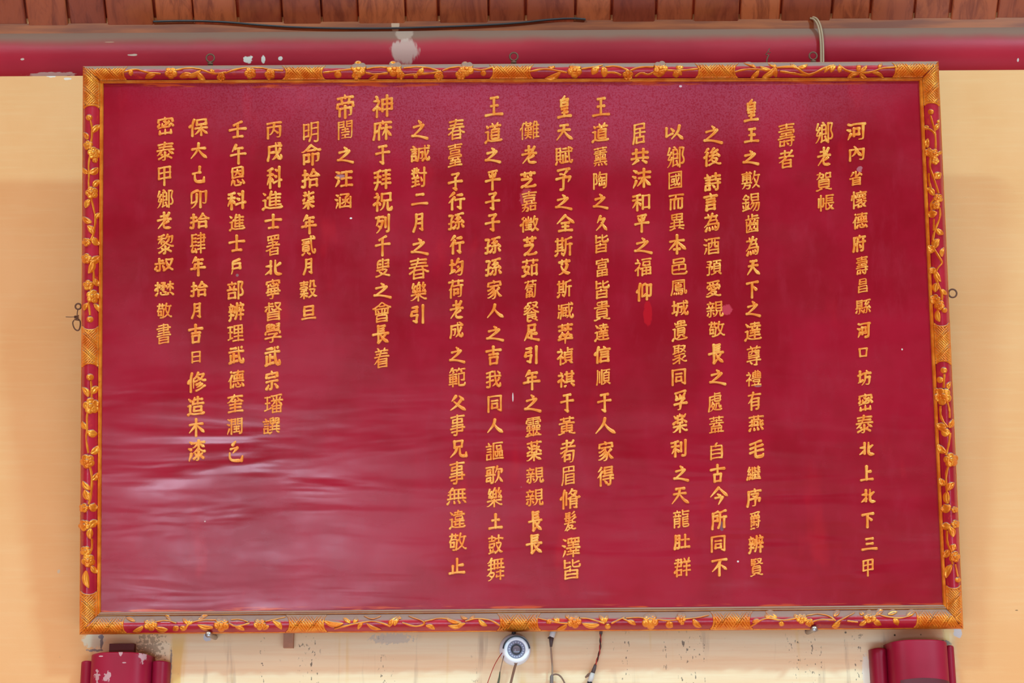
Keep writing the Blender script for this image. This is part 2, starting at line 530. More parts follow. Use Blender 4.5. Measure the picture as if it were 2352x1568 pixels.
GLYPHS = {
    19977: ((18, 93, 94, 93), (11, 17, 100, 17), (25, 56, 85, 56),),
    19978: ((11, 12, 100, 12), (52, 97, 52, 13), (52, 64, 92, 64),),
    19979: ((53, 97, 53, 14), (11, 97, 100, 97), (53, 71, 62, 70, 92, 52),),
    19981: ((14, 96, 97, 96), (54, 74, 46, 71, 36, 60, 17, 46, 10, 45), (68, 70, 96, 49), (61, 96, 60, 89, 56, 84, 54, 77, 55, 15),),
    19993: ((15, 12, 15, 74, 96, 74, 96, 15, 92, 12, 86, 11, 79, 11, 75, 13), (53, 57, 61, 54, 76, 40, 79, 39), (55, 99, 55, 77, 51, 55, 38, 38, 29, 32, 27, 33), (11, 99, 100, 99),),
    20037: ((61, 53, 64, 51, 68, 42, 78, 28, 85, 21, 97, 13), (40, 99, 41, 98, 37, 86, 19, 59), (37, 83, 68, 82, 68, 75, 61, 56, 55, 50, 48, 38, 34, 24, 16, 13, 11, 14),),
    20043: ((16, 78, 85, 78, 85, 76, 83, 70, 78, 64, 53, 40, 35, 27, 19, 21, 15, 16), (51, 100, 58, 90, 58, 78), (32, 23, 34, 19, 43, 14, 55, 12, 95, 12, 103, 17),),
    20062: ((29, 63, 72, 62, 82, 64), (41, 102, 36, 100, 33, 90, 25, 82, 21, 75, 14, 68, 11, 68), (32, 87, 99, 86), (69, 62, 65, 54, 42, 40, 27, 28, 23, 20, 24, 15, 27, 12, 36, 10, 89, 10, 96, 12, 99, 17, 100, 24, 98, 28),),
    20104: ((21, 98, 90, 98), (11, 63, 95, 63, 93, 54, 84, 43), (34, 82, 39, 83, 51, 77, 57, 76, 66, 70, 68, 65), (56, 63, 55, 15, 54, 13, 47, 12, 38, 13), (80, 97, 78, 91, 64, 81, 60, 76),),
    20107: ((21, 53, 88, 53, 88, 26), (11, 40, 100, 40), (20, 26, 88, 26), (55, 99, 54, 13, 51, 10, 39, 10, 35, 12), (13, 93, 97, 93), (55, 67, 25, 67, 25, 80, 86, 80, 85, 67, 55, 67),),
    20108: ((20, 88, 90, 88), (11, 23, 99, 23),),
    20110: ((11, 61, 100, 61), (56, 97, 56, 17, 53, 14, 48, 13, 36, 14), (19, 97, 92, 97),),
    20154: ((55, 99, 54, 74, 43, 44, 27, 22, 16, 14, 10, 13), (54, 71, 59, 68, 63, 53, 75, 32, 85, 21, 97, 13, 99, 14),),
    20170: ((24, 47, 85, 47, 90, 49), (51, 70, 64, 60), (83, 47, 80, 38, 60, 13), (12, 65, 14, 64, 27, 71, 56, 96, 87, 70, 96, 65, 101, 66),),
    20197: ((44, 93, 53, 81, 56, 74), (84, 100, 80, 61, 74, 41, 59, 23, 43, 13), (14, 25, 22, 31, 32, 33, 46, 40), (73, 38, 78, 36, 85, 29, 97, 14), (19, 95, 19, 30),),
    20208: ((84, 30, 87, 28, 96, 28, 99, 32, 99, 88, 74, 88, 74, 11), (32, 100, 24, 74, 25, 11), (45, 31, 51, 31, 62, 35, 65, 39), (64, 97, 47, 92, 45, 90, 45, 31), (24, 71, 17, 68, 12, 58),),
    20445: ((69, 69, 69, 12), (39, 49, 97, 49), (69, 69, 47, 69, 47, 94, 92, 94, 92, 69, 69, 69), (69, 46, 75, 44, 82, 33, 99, 18), (24, 71, 18, 69, 12, 61), (69, 46, 63, 43, 57, 34, 46, 23, 39, 18, 38, 19), (34, 98, 25, 77, 25, 13),),
    20449: ((66, 100, 71, 92), (46, 14, 93, 14), (46, 14, 46, 38, 92, 38, 93, 14), (32, 99, 24, 77, 25, 10), (23, 72, 17, 69, 12, 62, 12, 59), (40, 83, 101, 83), (48, 68, 92, 68), (48, 53, 92, 53),),
    20462: ((53, 13, 60, 13, 79, 19, 94, 28, 96, 31, 101, 32), (39, 58, 50, 56, 63, 60, 71, 64, 73, 67, 78, 67, 81, 63, 96, 57, 103, 59), (62, 89, 94, 88, 91, 80, 78, 67), (64, 98, 59, 86, 54, 80, 48, 74, 42, 74, 39, 71, 39, 28), (58, 83, 73, 67), (22, 70, 16, 67, 11, 60, 11, 55), (30, 98, 23, 76, 24, 12), (58, 28, 73, 33, 86, 41), (55, 43, 61, 43, 77, 52),),
    20794: ((50, 79, 50, 46, 48, 24), (20, 71, 14, 68, 11, 63, 11, 58), (28, 95, 25, 91, 21, 77, 22, 11), (59, 98, 59, 81, 50, 79), (28, 95, 31, 95, 35, 91, 65, 91), (80, 100, 74, 78, 75, 10), (76, 59, 98, 59), (48, 24, 38, 13, 35, 12), (48, 24, 61, 15), (35, 43, 64, 43), (75, 80, 99, 80), (89, 98, 93, 90, 91, 77, 91, 16), (40, 99, 40, 81, 50, 79), (33, 31, 65, 31), (63, 69, 63, 55, 36, 55, 35, 68, 67, 70, 74, 74), (76, 38, 98, 38), (76, 16, 100, 16),),
    20804: ((40, 60, 39, 43, 33, 29, 26, 21, 14, 15), (67, 60, 67, 23, 70, 15, 96, 15, 99, 19, 100, 30), (67, 60, 24, 61, 23, 97, 88, 97, 88, 61, 67, 60),),
    20839: ((41, 99, 51, 88, 53, 80, 59, 71, 62, 60, 67, 51, 81, 38), (55, 75, 42, 48, 34, 40, 28, 37), (17, 11, 17, 77, 94, 76, 93, 13, 91, 11, 79, 10, 73, 13),),
    20840: ((15, 12, 95, 12), (55, 58, 55, 12), (60, 99, 56, 94, 52, 93, 40, 79, 26, 68, 15, 61, 10, 62), (28, 36, 83, 36), (23, 65, 27, 59, 84, 59, 89, 65), (56, 94, 71, 79, 87, 67, 96, 61, 101, 62),),
    20849: ((11, 45, 100, 45), (70, 31, 90, 17), (16, 78, 96, 78), (74, 100, 74, 45), (35, 100, 35, 45), (44, 32, 38, 31, 24, 17, 17, 12, 14, 12),),
    21015: ((31, 95, 28, 76, 15, 51), (14, 95, 60, 95), (56, 72, 53, 55, 41, 31, 25, 15, 18, 12), (28, 48, 42, 38), (97, 100, 97, 14, 96, 12, 85, 11), (27, 72, 56, 72), (75, 88, 75, 38),),
    21033: ((36, 94, 36, 11), (14, 69, 57, 69), (11, 93, 17, 91, 53, 99), (98, 99, 98, 14, 96, 11, 89, 10, 83, 10, 79, 12), (36, 54, 43, 52, 56, 40), (36, 54, 29, 54, 26, 46, 15, 30), (72, 88, 72, 38),),
    21271: ((14, 73, 40, 73), (40, 98, 40, 13), (13, 27, 33, 35, 40, 36), (65, 63, 74, 65, 94, 78), (65, 97, 65, 27, 67, 17, 74, 14, 96, 15, 100, 25, 100, 32),),
    21315: ((55, 92, 55, 11), (12, 59, 99, 59), (17, 90, 22, 89, 47, 92, 85, 100, 91, 98),),
    21320: ((55, 85, 55, 11), (13, 51, 98, 51), (32, 100, 29, 89, 15, 67), (29, 86, 90, 86),),
    21359: ((78, 34, 85, 29, 94, 30, 96, 33, 96, 91, 66, 91, 66, 11), (52, 99, 46, 100, 21, 91, 18, 88, 18, 37, 44, 42), (47, 81, 47, 51, 43, 34, 35, 22, 26, 15, 18, 12),),
    21460: ((12, 65, 55, 65), (79, 34, 75, 33, 60, 16, 56, 13, 53, 14), (49, 48, 54, 32), (31, 86, 49, 86), (31, 99, 31, 68, 34, 62, 34, 16, 32, 13, 20, 14), (65, 93, 65, 82, 69, 63, 75, 46, 79, 44), (65, 93, 95, 92, 90, 65, 85, 51, 79, 41, 79, 37, 87, 24, 96, 16), (19, 47, 12, 28),),
    21471: ((30, 43, 32, 36, 47, 26, 50, 21), (18, 44, 82, 43, 80, 37, 74, 31, 65, 26, 62, 21), (69, 76, 90, 76), (39, 96, 36, 97, 20, 90, 20, 58, 90, 58, 90, 92, 67, 93), (20, 76, 39, 76), (54, 100, 54, 44), (12, 12, 26, 12, 49, 18, 53, 21, 59, 21, 68, 16, 96, 11),),
    21475: ((14, 11, 14, 100, 96, 100, 97, 11), (14, 22, 97, 22),),
    21476: ((23, 11, 23, 50, 87, 50, 87, 11), (23, 16, 87, 16), (55, 99, 55, 51), (12, 81, 99, 81),),
    21513: ((55, 100, 55, 63), (20, 63, 92, 63), (13, 86, 97, 86), (25, 15, 86, 15), (25, 15, 25, 43, 85, 43, 86, 15),),
    21516: ((31, 81, 80, 81), (36, 33, 74, 33, 74, 61, 37, 62, 36, 26), (13, 11, 13, 100, 98, 99, 97, 13, 95, 11, 87, 10, 77, 13),),
    21629: ((33, 78, 37, 72, 73, 72, 78, 78), (8, 71, 15, 70, 21, 72, 37, 81, 52, 94, 56, 95), (56, 95, 82, 76, 93, 71, 101, 72), (20, 27, 44, 27, 44, 55, 20, 56, 20, 18), (79, 25, 89, 25, 91, 28, 91, 55, 64, 56, 63, 11),),
    21644: ((14, 70, 54, 70), (36, 95, 36, 11), (66, 16, 66, 91, 98, 91, 98, 16), (36, 58, 31, 58, 29, 56, 24, 44, 13, 28), (16, 93, 25, 93, 51, 99), (36, 58, 43, 55, 48, 50, 53, 43, 53, 37), (66, 23, 98, 23),),
    22025: ((15, 28, 50, 28, 51, 22, 48, 12, 45, 10, 37, 10), (21, 81, 93, 81), (32, 42, 32, 32, 27, 20, 21, 14, 13, 11), (14, 42, 98, 42), (56, 100, 56, 82), (73, 56, 74, 49, 72, 42), (40, 56, 41, 42), (14, 94, 99, 94), (65, 13, 94, 13, 94, 30, 65, 30, 65, 13), (40, 56, 26, 56, 25, 68, 27, 70, 88, 69, 87, 56, 40, 56),),
    22283: ((75, 91, 81, 88), (12, 15, 98, 15), (12, 15, 12, 100, 97, 100, 98, 15), (67, 39, 64, 38, 54, 28, 50, 28), (59, 91, 63, 55, 72, 32, 78, 28, 83, 29, 86, 35, 85, 40), (26, 79, 84, 79), (25, 34, 51, 38), (79, 67, 73, 50, 67, 47), (33, 66, 29, 65, 29, 50, 48, 49, 48, 65, 33, 66),),
    22303: ((11, 11, 100, 11), (55, 98, 55, 12), (18, 64, 93, 64),),
    22343: ((26, 99, 26, 34), (12, 75, 38, 75), (13, 26, 25, 31, 29, 35, 33, 35, 43, 40), (71, 102, 66, 99, 63, 88, 49, 69), (62, 84, 99, 83, 98, 39, 94, 15, 89, 10, 73, 10, 71, 13, 69, 13), (52, 26, 86, 43), (64, 61, 68, 59),),
    22346: ((63, 57, 94, 57, 93, 26, 89, 13, 87, 11, 73, 11, 71, 14, 69, 14), (13, 73, 38, 73, 45, 81, 100, 81), (12, 28, 41, 38, 43, 42), (26, 98, 26, 34), (63, 81, 63, 49, 60, 38, 50, 20, 40, 12), (72, 99, 75, 91, 77, 90),),
    22478: ((95, 84, 44, 83, 44, 40, 41, 26, 35, 12), (12, 27, 20, 29, 25, 33, 42, 33), (11, 75, 32, 75), (82, 27, 77, 26, 67, 15, 63, 13), (76, 100, 79, 46, 85, 21, 91, 13, 99, 14, 101, 21, 100, 30), (87, 100, 95, 93, 95, 84), (22, 98, 22, 32), (96, 65, 90, 46, 88, 42, 83, 39), (44, 63, 65, 62, 63, 30, 60, 28, 53, 28),),
    22763: ((17, 12, 94, 12), (11, 64, 100, 64), (55, 97, 55, 13),),
    22764: ((18, 12, 94, 12), (11, 54, 100, 54), (55, 90, 55, 12), (13, 88, 21, 86, 63, 92, 85, 98, 92, 96),),
    22781: ((14, 95, 97, 95), (10, 43, 101, 43), (27, 63, 83, 63), (55, 30, 97, 30), (21, 84, 89, 84), (55, 100, 55, 85), (13, 73, 97, 73, 96, 64), (19, 53, 91, 53), (55, 62, 55, 54), (60, 23, 66, 17), (86, 43, 86, 12, 82, 9, 74, 11), (19, 15, 42, 15, 43, 31, 20, 32, 19, 15),),
    22823: ((13, 69, 98, 69), (55, 100, 54, 72, 52, 61, 44, 41, 37, 30, 27, 20, 14, 12, 10, 13), (55, 67, 59, 62, 62, 53, 74, 32, 92, 15, 96, 13, 101, 14),),
    22825: ((17, 96, 92, 96), (54, 96, 54, 65, 50, 51, 45, 41, 30, 25, 14, 16, 12, 17), (54, 61, 67, 39, 78, 27, 94, 17, 98, 16, 101, 18), (14, 63, 97, 63),),
    22862: ((13, 87, 96, 87), (69, 86, 71, 78, 77, 72, 96, 60, 101, 61), (55, 38, 55, 13), (25, 30, 86, 30), (42, 86, 39, 78, 26, 66, 14, 59, 10, 60), (22, 47, 90, 47), (31, 69, 36, 63, 75, 63, 81, 69), (55, 71, 55, 48), (50, 97, 48, 87), (15, 12, 97, 12),),
    23376: ((22, 97, 88, 97), (83, 96, 79, 88, 57, 75, 55, 72, 55, 16, 48, 13, 36, 13, 32, 16), (11, 56, 100, 56),),
    23386: ((90, 88, 87, 87, 79, 72), (77, 61, 75, 55, 59, 47, 57, 44, 57, 38), (24, 62, 82, 62), (52, 84, 56, 75), (57, 38, 56, 12, 54, 10, 39, 10), (12, 38, 99, 38), (19, 94, 60, 96, 86, 100, 92, 99), (24, 83, 29, 72),),
    23403: ((50, 69, 55, 70, 67, 67), (68, 94, 68, 87, 57, 76, 55, 70), (54, 35, 46, 20, 42, 16, 39, 16), (51, 48, 79, 49, 93, 52), (80, 75, 77, 71, 71, 69, 69, 63, 57, 53, 56, 49), (11, 44, 22, 47, 39, 55), (88, 62, 97, 49, 98, 45), (14, 93, 36, 93, 36, 89, 25, 69, 25, 14, 24, 11, 21, 10, 12, 12), (51, 93, 73, 95, 92, 100, 96, 99), (90, 35, 99, 19), (71, 48, 71, 14, 68, 10, 62, 10),),
    23416: ((11, 31, 99, 31), (46, 100, 51, 99, 64, 91), (41, 71, 48, 71, 63, 84), (73, 87, 90, 86), (74, 98, 91, 98, 89, 64), (21, 87, 37, 87), (56, 31, 56, 13, 54, 10, 41, 10, 37, 12), (78, 50, 73, 49, 72, 45, 68, 42, 58, 38, 56, 31), (74, 75, 90, 75), (89, 64, 97, 63, 97, 52), (36, 100, 34, 101, 22, 98, 20, 95, 22, 64), (44, 90, 49, 90, 56, 96), (22, 64, 89, 64), (46, 82, 52, 80, 64, 72), (22, 64, 13, 62, 13, 52), (31, 50, 73, 49), (21, 75, 37, 75),),
    23447: ((79, 34, 87, 28, 97, 16), (56, 48, 55, 11, 42, 11), (14, 49, 98, 49), (15, 74, 15, 88, 97, 88, 97, 74), (55, 100, 58, 89), (30, 33, 25, 26, 14, 16), (31, 69, 80, 69),),
    23478: ((72, 48, 72, 45, 82, 28, 94, 17, 100, 17), (85, 60, 73, 52, 69, 47, 60, 44), (13, 35, 26, 38, 53, 52), (50, 72, 49, 61, 60, 44), (13, 54, 16, 52, 33, 58, 41, 63, 48, 64), (27, 73, 80, 73), (13, 77, 14, 91, 93, 91, 94, 77), (47, 102, 52, 100, 54, 92), (9, 18, 16, 16, 41, 27, 54, 36, 60, 37), (60, 44, 61, 23, 58, 15, 52, 10, 41, 10),),
    23494: ((15, 78, 16, 91, 95, 91, 96, 78), (52, 102, 55, 100, 56, 91), (55, 37, 55, 15), (24, 31, 24, 15, 88, 15), (88, 32, 88, 15), (23, 68, 16, 56), (45, 82, 58, 74), (40, 53, 45, 48, 75, 48, 79, 51, 79, 59), (85, 68, 92, 63, 98, 54), (38, 70, 38, 56, 40, 53), (13, 43, 37, 50, 52, 58, 67, 68, 76, 77),),
    23500: ((55, 41, 55, 14), (22, 13, 89, 13, 89, 41, 22, 41, 22, 13), (29, 78, 82, 78), (22, 27, 89, 27), (54, 100, 56, 92), (15, 78, 15, 91, 95, 91, 95, 79), (59, 67, 29, 67, 29, 54, 80, 53, 80, 67, 59, 67),),
    23527: ((40, 77, 41, 68, 48, 66, 67, 66, 72, 68, 73, 72), (13, 41, 98, 41), (79, 80, 88, 68), (14, 81, 15, 90, 96, 90, 96, 81), (53, 100, 56, 91), (21, 29, 90, 29), (29, 77, 25, 69), (23, 42, 23, 56, 88, 56, 88, 42), (50, 83, 61, 78), (66, 56, 66, 41), (55, 29, 55, 13, 53, 10, 40, 10, 36, 12), (44, 56, 44, 41),),
    23562: ((33, 101, 37, 97, 38, 90), (13, 89, 98, 89), (77, 100, 74, 96, 73, 90), (46, 89, 44, 69, 40, 65, 33, 62, 29, 64), (75, 44, 74, 11, 59, 10, 57, 12), (64, 89, 64, 69, 67, 65, 89, 65), (21, 55, 89, 55), (11, 32, 99, 32), (32, 32, 32, 25, 42, 18), (75, 44, 22, 45, 21, 75, 23, 77, 89, 76, 89, 46, 75, 44),),
    23565: ((69, 55, 75, 38), (14, 55, 53, 55), (27, 100, 27, 81, 22, 75, 22, 69, 25, 64), (11, 78, 56, 78, 63, 72, 99, 72), (89, 100, 89, 14, 84, 10, 74, 11), (12, 15, 57, 21), (34, 55, 34, 19), (13, 97, 19, 88, 27, 88), (41, 101, 41, 78), (17, 37, 52, 37), (41, 87, 48, 87, 54, 95), (47, 69, 42, 55),),
    23621: ((65, 79, 65, 40), (22, 79, 94, 79, 93, 99, 23, 99, 21, 41, 13, 15), (38, 16, 39, 40, 91, 40, 92, 16), (22, 60, 100, 60), (38, 16, 92, 16),),
    24050: ((17, 78, 17, 21, 21, 15, 30, 12, 89, 13, 97, 20, 99, 32), (11, 98, 85, 98, 86, 60), (17, 60, 86, 60),),
    24093: ((14, 54, 15, 67, 95, 67, 96, 54), (76, 89, 76, 79, 73, 74, 72, 67), (16, 89, 94, 89), (25, 20, 26, 47, 84, 47, 85, 21, 83, 19, 72, 19), (55, 56, 55, 11), (53, 100, 55, 97, 55, 89), (35, 89, 35, 80, 38, 75, 38, 67),),
    24115: ((95, 96, 56, 96, 56, 55, 53, 49, 53, 14, 59, 14, 70, 18, 74, 22), (56, 81, 91, 81), (90, 38, 80, 31), (68, 51, 70, 43, 75, 34, 90, 18, 96, 14, 97, 15), (25, 100, 25, 11), (48, 52, 97, 52), (11, 32, 12, 81, 39, 80, 39, 35, 36, 33, 34, 34), (56, 67, 91, 67),),
    24179: ((25, 85, 33, 66), (17, 98, 93, 98), (11, 51, 100, 51), (55, 98, 55, 13), (85, 84, 77, 65),),
    24180: ((34, 100, 32, 92, 14, 68), (28, 34, 28, 63, 92, 63), (60, 87, 60, 11), (6, 31, 11, 34, 100, 34, 102, 31, 105, 31), (31, 88, 94, 87),),
    24207: ((67, 55, 68, 50, 64, 43, 64, 13, 61, 10, 46, 11), (59, 100, 62, 89), (100, 88, 20, 88, 20, 46, 17, 27, 12, 12), (94, 46, 93, 39, 89, 34), (31, 47, 72, 48, 94, 46), (83, 73, 82, 67, 69, 59, 67, 55), (38, 74, 83, 73), (48, 62, 67, 55),),
    24220: ((99, 88, 19, 88, 19, 35, 13, 12), (59, 99, 62, 89), (40, 55, 34, 53, 30, 48), (62, 46, 69, 33), (47, 78, 41, 61, 41, 12), (87, 77, 87, 14, 85, 11, 73, 11), (55, 62, 99, 62),),
    24229: ((52, 62, 70, 62, 73, 60, 79, 62, 98, 62), (98, 88, 19, 88, 18, 37, 12, 14), (45, 78, 38, 61, 39, 11), (75, 57, 79, 52, 81, 52, 91, 33, 99, 25), (75, 77, 75, 11), (75, 57, 68, 51, 56, 30), (58, 98, 60, 88), (19, 48, 27, 48, 32, 55, 38, 57),),
    24341: ((92, 100, 92, 11), (21, 97, 59, 97, 59, 72, 23, 72, 20, 54, 21, 48, 58, 48, 57, 24, 53, 14, 47, 11, 35, 11, 29, 14),),
    24460: ((14, 55, 18, 59, 24, 61), (61, 60, 59, 50, 50, 41, 39, 35), (48, 79, 64, 77), (67, 100, 64, 99, 61, 94, 49, 83, 48, 79), (32, 78, 25, 67, 25, 11), (58, 47, 86, 46, 85, 39, 72, 25), (43, 60, 90, 63), (53, 42, 66, 25), (84, 74, 96, 58), (39, 12, 54, 16, 64, 21, 66, 25, 72, 25, 75, 21, 82, 17, 95, 12, 103, 14), (34, 101, 30, 100, 24, 91, 17, 84, 15, 84), (87, 89, 84, 89, 74, 80, 68, 79, 62, 72, 52, 66, 50, 61),),
    24471: ((52, 31, 61, 21), (84, 55, 84, 13, 82, 11, 71, 11), (42, 40, 100, 40), (51, 83, 93, 83), (44, 55, 99, 55), (31, 99, 30, 96, 19, 85, 13, 81), (38, 78, 33, 75, 23, 59, 19, 58, 11, 50), (26, 60, 27, 11), (51, 83, 52, 68, 93, 69, 93, 97, 51, 97, 51, 83),),
    24501: ((52, 50, 52, 23), (37, 50, 65, 50), (37, 91, 38, 74, 64, 74, 65, 91), (51, 99, 51, 74), (38, 62, 65, 62, 75, 67), (29, 78, 22, 64, 23, 12), (22, 60, 16, 58, 11, 52), (82, 99, 75, 70, 78, 65, 80, 50, 86, 36, 86, 32, 77, 18, 72, 13, 69, 13), (40, 36, 63, 36), (36, 22, 67, 22), (86, 29, 99, 14), (79, 80, 96, 80), (96, 80, 92, 51, 89, 41, 86, 39), (29, 100, 25, 97, 21, 90),),
    24503: ((32, 76, 25, 60, 11, 47), (24, 57, 25, 12), (68, 37, 72, 29), (70, 99, 68, 78), (41, 91, 100, 91), (28, 97, 27, 94), (56, 29, 56, 15, 61, 11, 82, 12, 85, 16, 84, 21), (62, 77, 62, 57), (44, 30, 38, 15), (40, 44, 101, 44), (79, 77, 79, 57), (91, 31, 96, 26, 100, 16), (68, 78, 45, 77, 46, 57, 96, 57, 96, 77, 68, 78),),
    24681: ((54, 79, 49, 70, 41, 63, 36, 61), (54, 79, 56, 74, 73, 63), (87, 38, 94, 29, 98, 20), (36, 81, 75, 81), (55, 90, 54, 79), (36, 36, 36, 19, 38, 14, 42, 12, 74, 12, 78, 15, 80, 23), (25, 38, 21, 36, 13, 17), (56, 40, 63, 30), (21, 81, 22, 51, 90, 52, 90, 97, 88, 99, 22, 99, 21, 81),),
    24859: ((36, 35, 37, 32, 47, 25, 50, 20), (40, 63, 41, 54, 45, 48, 43, 42, 32, 34, 29, 34, 18, 27, 12, 27), (28, 63, 25, 56), (14, 66, 15, 76, 95, 76, 96, 64), (84, 91, 79, 84, 78, 77), (16, 97, 19, 95, 36, 95, 73, 98, 87, 101, 92, 99), (42, 39, 75, 38, 74, 32, 67, 26, 63, 25, 60, 20), (9, 13, 18, 10, 41, 15, 53, 20, 88, 11, 98, 11, 101, 13), (29, 92, 30, 87, 33, 83, 33, 76), (51, 96, 55, 85, 52, 76), (80, 64, 88, 58, 91, 53), (52, 76, 50, 70, 60, 65), (45, 51, 67, 51, 70, 52, 72, 56),),
    25035: ((39, 76, 66, 76, 67, 71, 65, 67), (23, 29, 14, 14), (51, 35, 52, 36, 63, 29), (38, 29, 38, 18, 41, 12, 73, 12, 75, 13, 77, 19, 75, 23), (84, 72, 78, 67, 70, 52), (12, 83, 33, 83), (74, 83, 99, 83), (85, 99, 85, 43), (23, 99, 23, 76, 21, 67, 23, 64, 23, 43), (53, 68, 47, 66, 45, 61, 36, 52), (22, 73, 29, 71, 31, 68), (83, 31, 92, 24, 99, 14), (54, 84, 56, 79, 53, 74, 54, 48, 53, 45, 47, 45), (21, 66, 16, 63, 11, 51), (84, 72, 91, 70, 100, 51), (41, 96, 62, 96, 60, 90, 56, 88, 54, 84), (45, 86, 54, 84),),
    25079: ((43, 58, 57, 55), (53, 14, 70, 17), (53, 29, 53, 14), (32, 83, 36, 68), (32, 27, 39, 26, 50, 29, 73, 41), (82, 56, 95, 58), (40, 92, 100, 92), (78, 81, 78, 67), (61, 81, 61, 67), (81, 48, 97, 43), (14, 80, 11, 59), (41, 43, 57, 47, 60, 50), (69, 38, 84, 21, 99, 14), (82, 27, 95, 35), (24, 99, 24, 11), (64, 101, 67, 101, 69, 93), (70, 57, 70, 48), (78, 81, 45, 82, 44, 68, 46, 66, 94, 66, 96, 68, 96, 80, 94, 82, 78, 81),),
    25100: ((98, 81, 21, 81, 20, 36, 17, 24, 12, 14, 13, 10), (21, 50, 52, 50), (64, 100, 68, 53, 75, 27, 79, 20, 86, 13, 95, 12, 98, 15, 100, 22, 100, 28, 98, 31), (91, 64, 88, 55, 78, 39, 73, 38), (80, 99, 90, 94), (44, 13, 50, 13, 68, 28, 73, 29),),
    25104: ((91, 66, 83, 46, 79, 40, 74, 39), (99, 82, 20, 82, 20, 41, 17, 24, 12, 14, 13, 12), (20, 61, 48, 60, 46, 30, 43, 26, 33, 26), (74, 29, 68, 27, 58, 17, 52, 14), (79, 100, 93, 92, 93, 82), (64, 100, 64, 85, 68, 55, 71, 41, 78, 22, 87, 13, 96, 13, 100, 24, 100, 30, 98, 33),),
    25105: ((65, 100, 66, 73, 71, 45, 77, 25, 87, 12, 92, 11, 96, 12, 99, 16, 99, 29), (13, 69, 98, 69), (13, 91, 38, 95, 46, 98, 54, 97), (34, 94, 34, 14, 33, 12, 21, 11, 16, 14), (13, 40, 54, 48), (83, 97, 94, 85), (74, 31, 51, 16), (91, 56, 84, 44, 80, 40, 74, 39),),
    25142: ((90, 99, 86, 100, 68, 95, 36, 91, 31, 89, 31, 41, 27, 27, 21, 15), (31, 44, 94, 44), (31, 73, 94, 73, 94, 44),),
    25152: ((88, 65, 88, 13), (98, 97, 94, 98, 63, 90, 63, 41, 58, 23, 52, 13), (48, 97, 17, 90, 17, 35, 12, 17, 13, 11), (63, 65, 100, 65), (17, 75, 45, 75, 46, 51, 17, 51),),
    25308: ((57, 55, 97, 55), (13, 70, 43, 70), (77, 95, 77, 12), (53, 34, 100, 34), (56, 95, 99, 95), (29, 94, 29, 47, 25, 30, 15, 13), (10, 44, 44, 44), (59, 75, 96, 75), (11, 92, 22, 93, 43, 99),),
    25342: ((12, 46, 37, 52, 42, 57), (25, 100, 25, 14, 22, 11, 14, 11, 10, 15), (71, 95, 77, 91, 81, 83, 95, 68, 101, 67), (71, 101, 71, 95, 67, 92, 61, 81, 45, 65), (52, 11, 53, 47, 88, 47, 89, 11), (52, 16, 89, 16), (12, 79, 37, 79), (54, 71, 57, 66, 86, 66, 91, 71),),
    25964: ((91, 79, 91, 68, 85, 46, 79, 36, 79, 30), (72, 98, 65, 69, 73, 45, 76, 40, 79, 39), (68, 80, 98, 80), (13, 89, 57, 89), (26, 99, 26, 83, 22, 79, 22, 73, 15, 61, 15, 57), (21, 70, 52, 69, 53, 62), (32, 14, 34, 12, 44, 12, 51, 15, 59, 14, 65, 18, 75, 29, 79, 30), (53, 62, 48, 15), (79, 30, 82, 29, 95, 15, 101, 15), (53, 62, 58, 62, 65, 66), (18, 54, 18, 31), (18, 54, 36, 54, 36, 31, 18, 31), (15, 57, 18, 54), (44, 99, 44, 81),),
    25975: ((26, 30, 50, 29, 50, 19, 46, 11, 37, 10, 33, 13), (10, 41, 58, 41), (11, 91, 58, 91), (34, 99, 35, 42), (14, 60, 54, 60), (14, 70, 54, 70), (83, 29, 79, 28, 76, 23, 64, 12), (83, 29, 99, 13), (94, 80, 92, 60, 87, 43, 83, 36, 83, 29), (14, 52, 15, 81, 52, 81, 54, 79, 54, 52), (75, 100, 71, 73, 63, 59, 64, 58), (73, 80, 99, 80), (26, 41, 26, 33, 22, 22, 16, 14, 13, 13), (70, 68, 73, 65, 78, 44, 80, 40, 83, 39), (47, 100, 52, 98, 53, 91),),
    26031: ((11, 37, 55, 37), (44, 25, 47, 19), (21, 99, 21, 37), (21, 70, 47, 70), (96, 99, 66, 91, 66, 43, 61, 23, 54, 12), (66, 66, 99, 66), (12, 87, 54, 87), (47, 99, 47, 37), (21, 54, 47, 54), (24, 27, 16, 15, 11, 14), (89, 66, 89, 11),),
    26085: ((22, 11, 22, 100, 89, 99, 89, 12), (22, 18, 89, 18), (22, 60, 89, 60),),
    26086: ((26, 67, 85, 67), (11, 13, 100, 13), (26, 67, 27, 37, 85, 38, 84, 97, 26, 97, 26, 67),),
    26124: ((17, 15, 18, 52, 91, 52, 93, 50, 93, 15), (17, 34, 93, 34), (17, 15, 93, 15), (26, 84, 85, 84), (26, 84, 26, 68, 85, 69, 85, 99, 83, 101, 27, 101, 26, 84),),
    26126: ((46, 17, 57, 40, 59, 55, 59, 100, 98, 100, 98, 15, 96, 12, 88, 11, 83, 11, 77, 14), (58, 46, 98, 46), (59, 74, 98, 74), (12, 70, 41, 70), (12, 40, 41, 41, 41, 97, 12, 98, 12, 30),),
    26149: ((32, 15, 79, 15), (74, 62, 75, 57, 79, 51, 79, 15), (37, 62, 32, 43, 32, 15), (32, 31, 79, 31), (12, 38, 14, 37, 25, 45, 36, 47, 76, 47, 87, 45, 96, 38, 101, 39), (12, 63, 98, 63), (54, 98, 50, 81, 45, 73, 43, 63), (21, 77, 90, 77), (17, 92, 92, 92),),
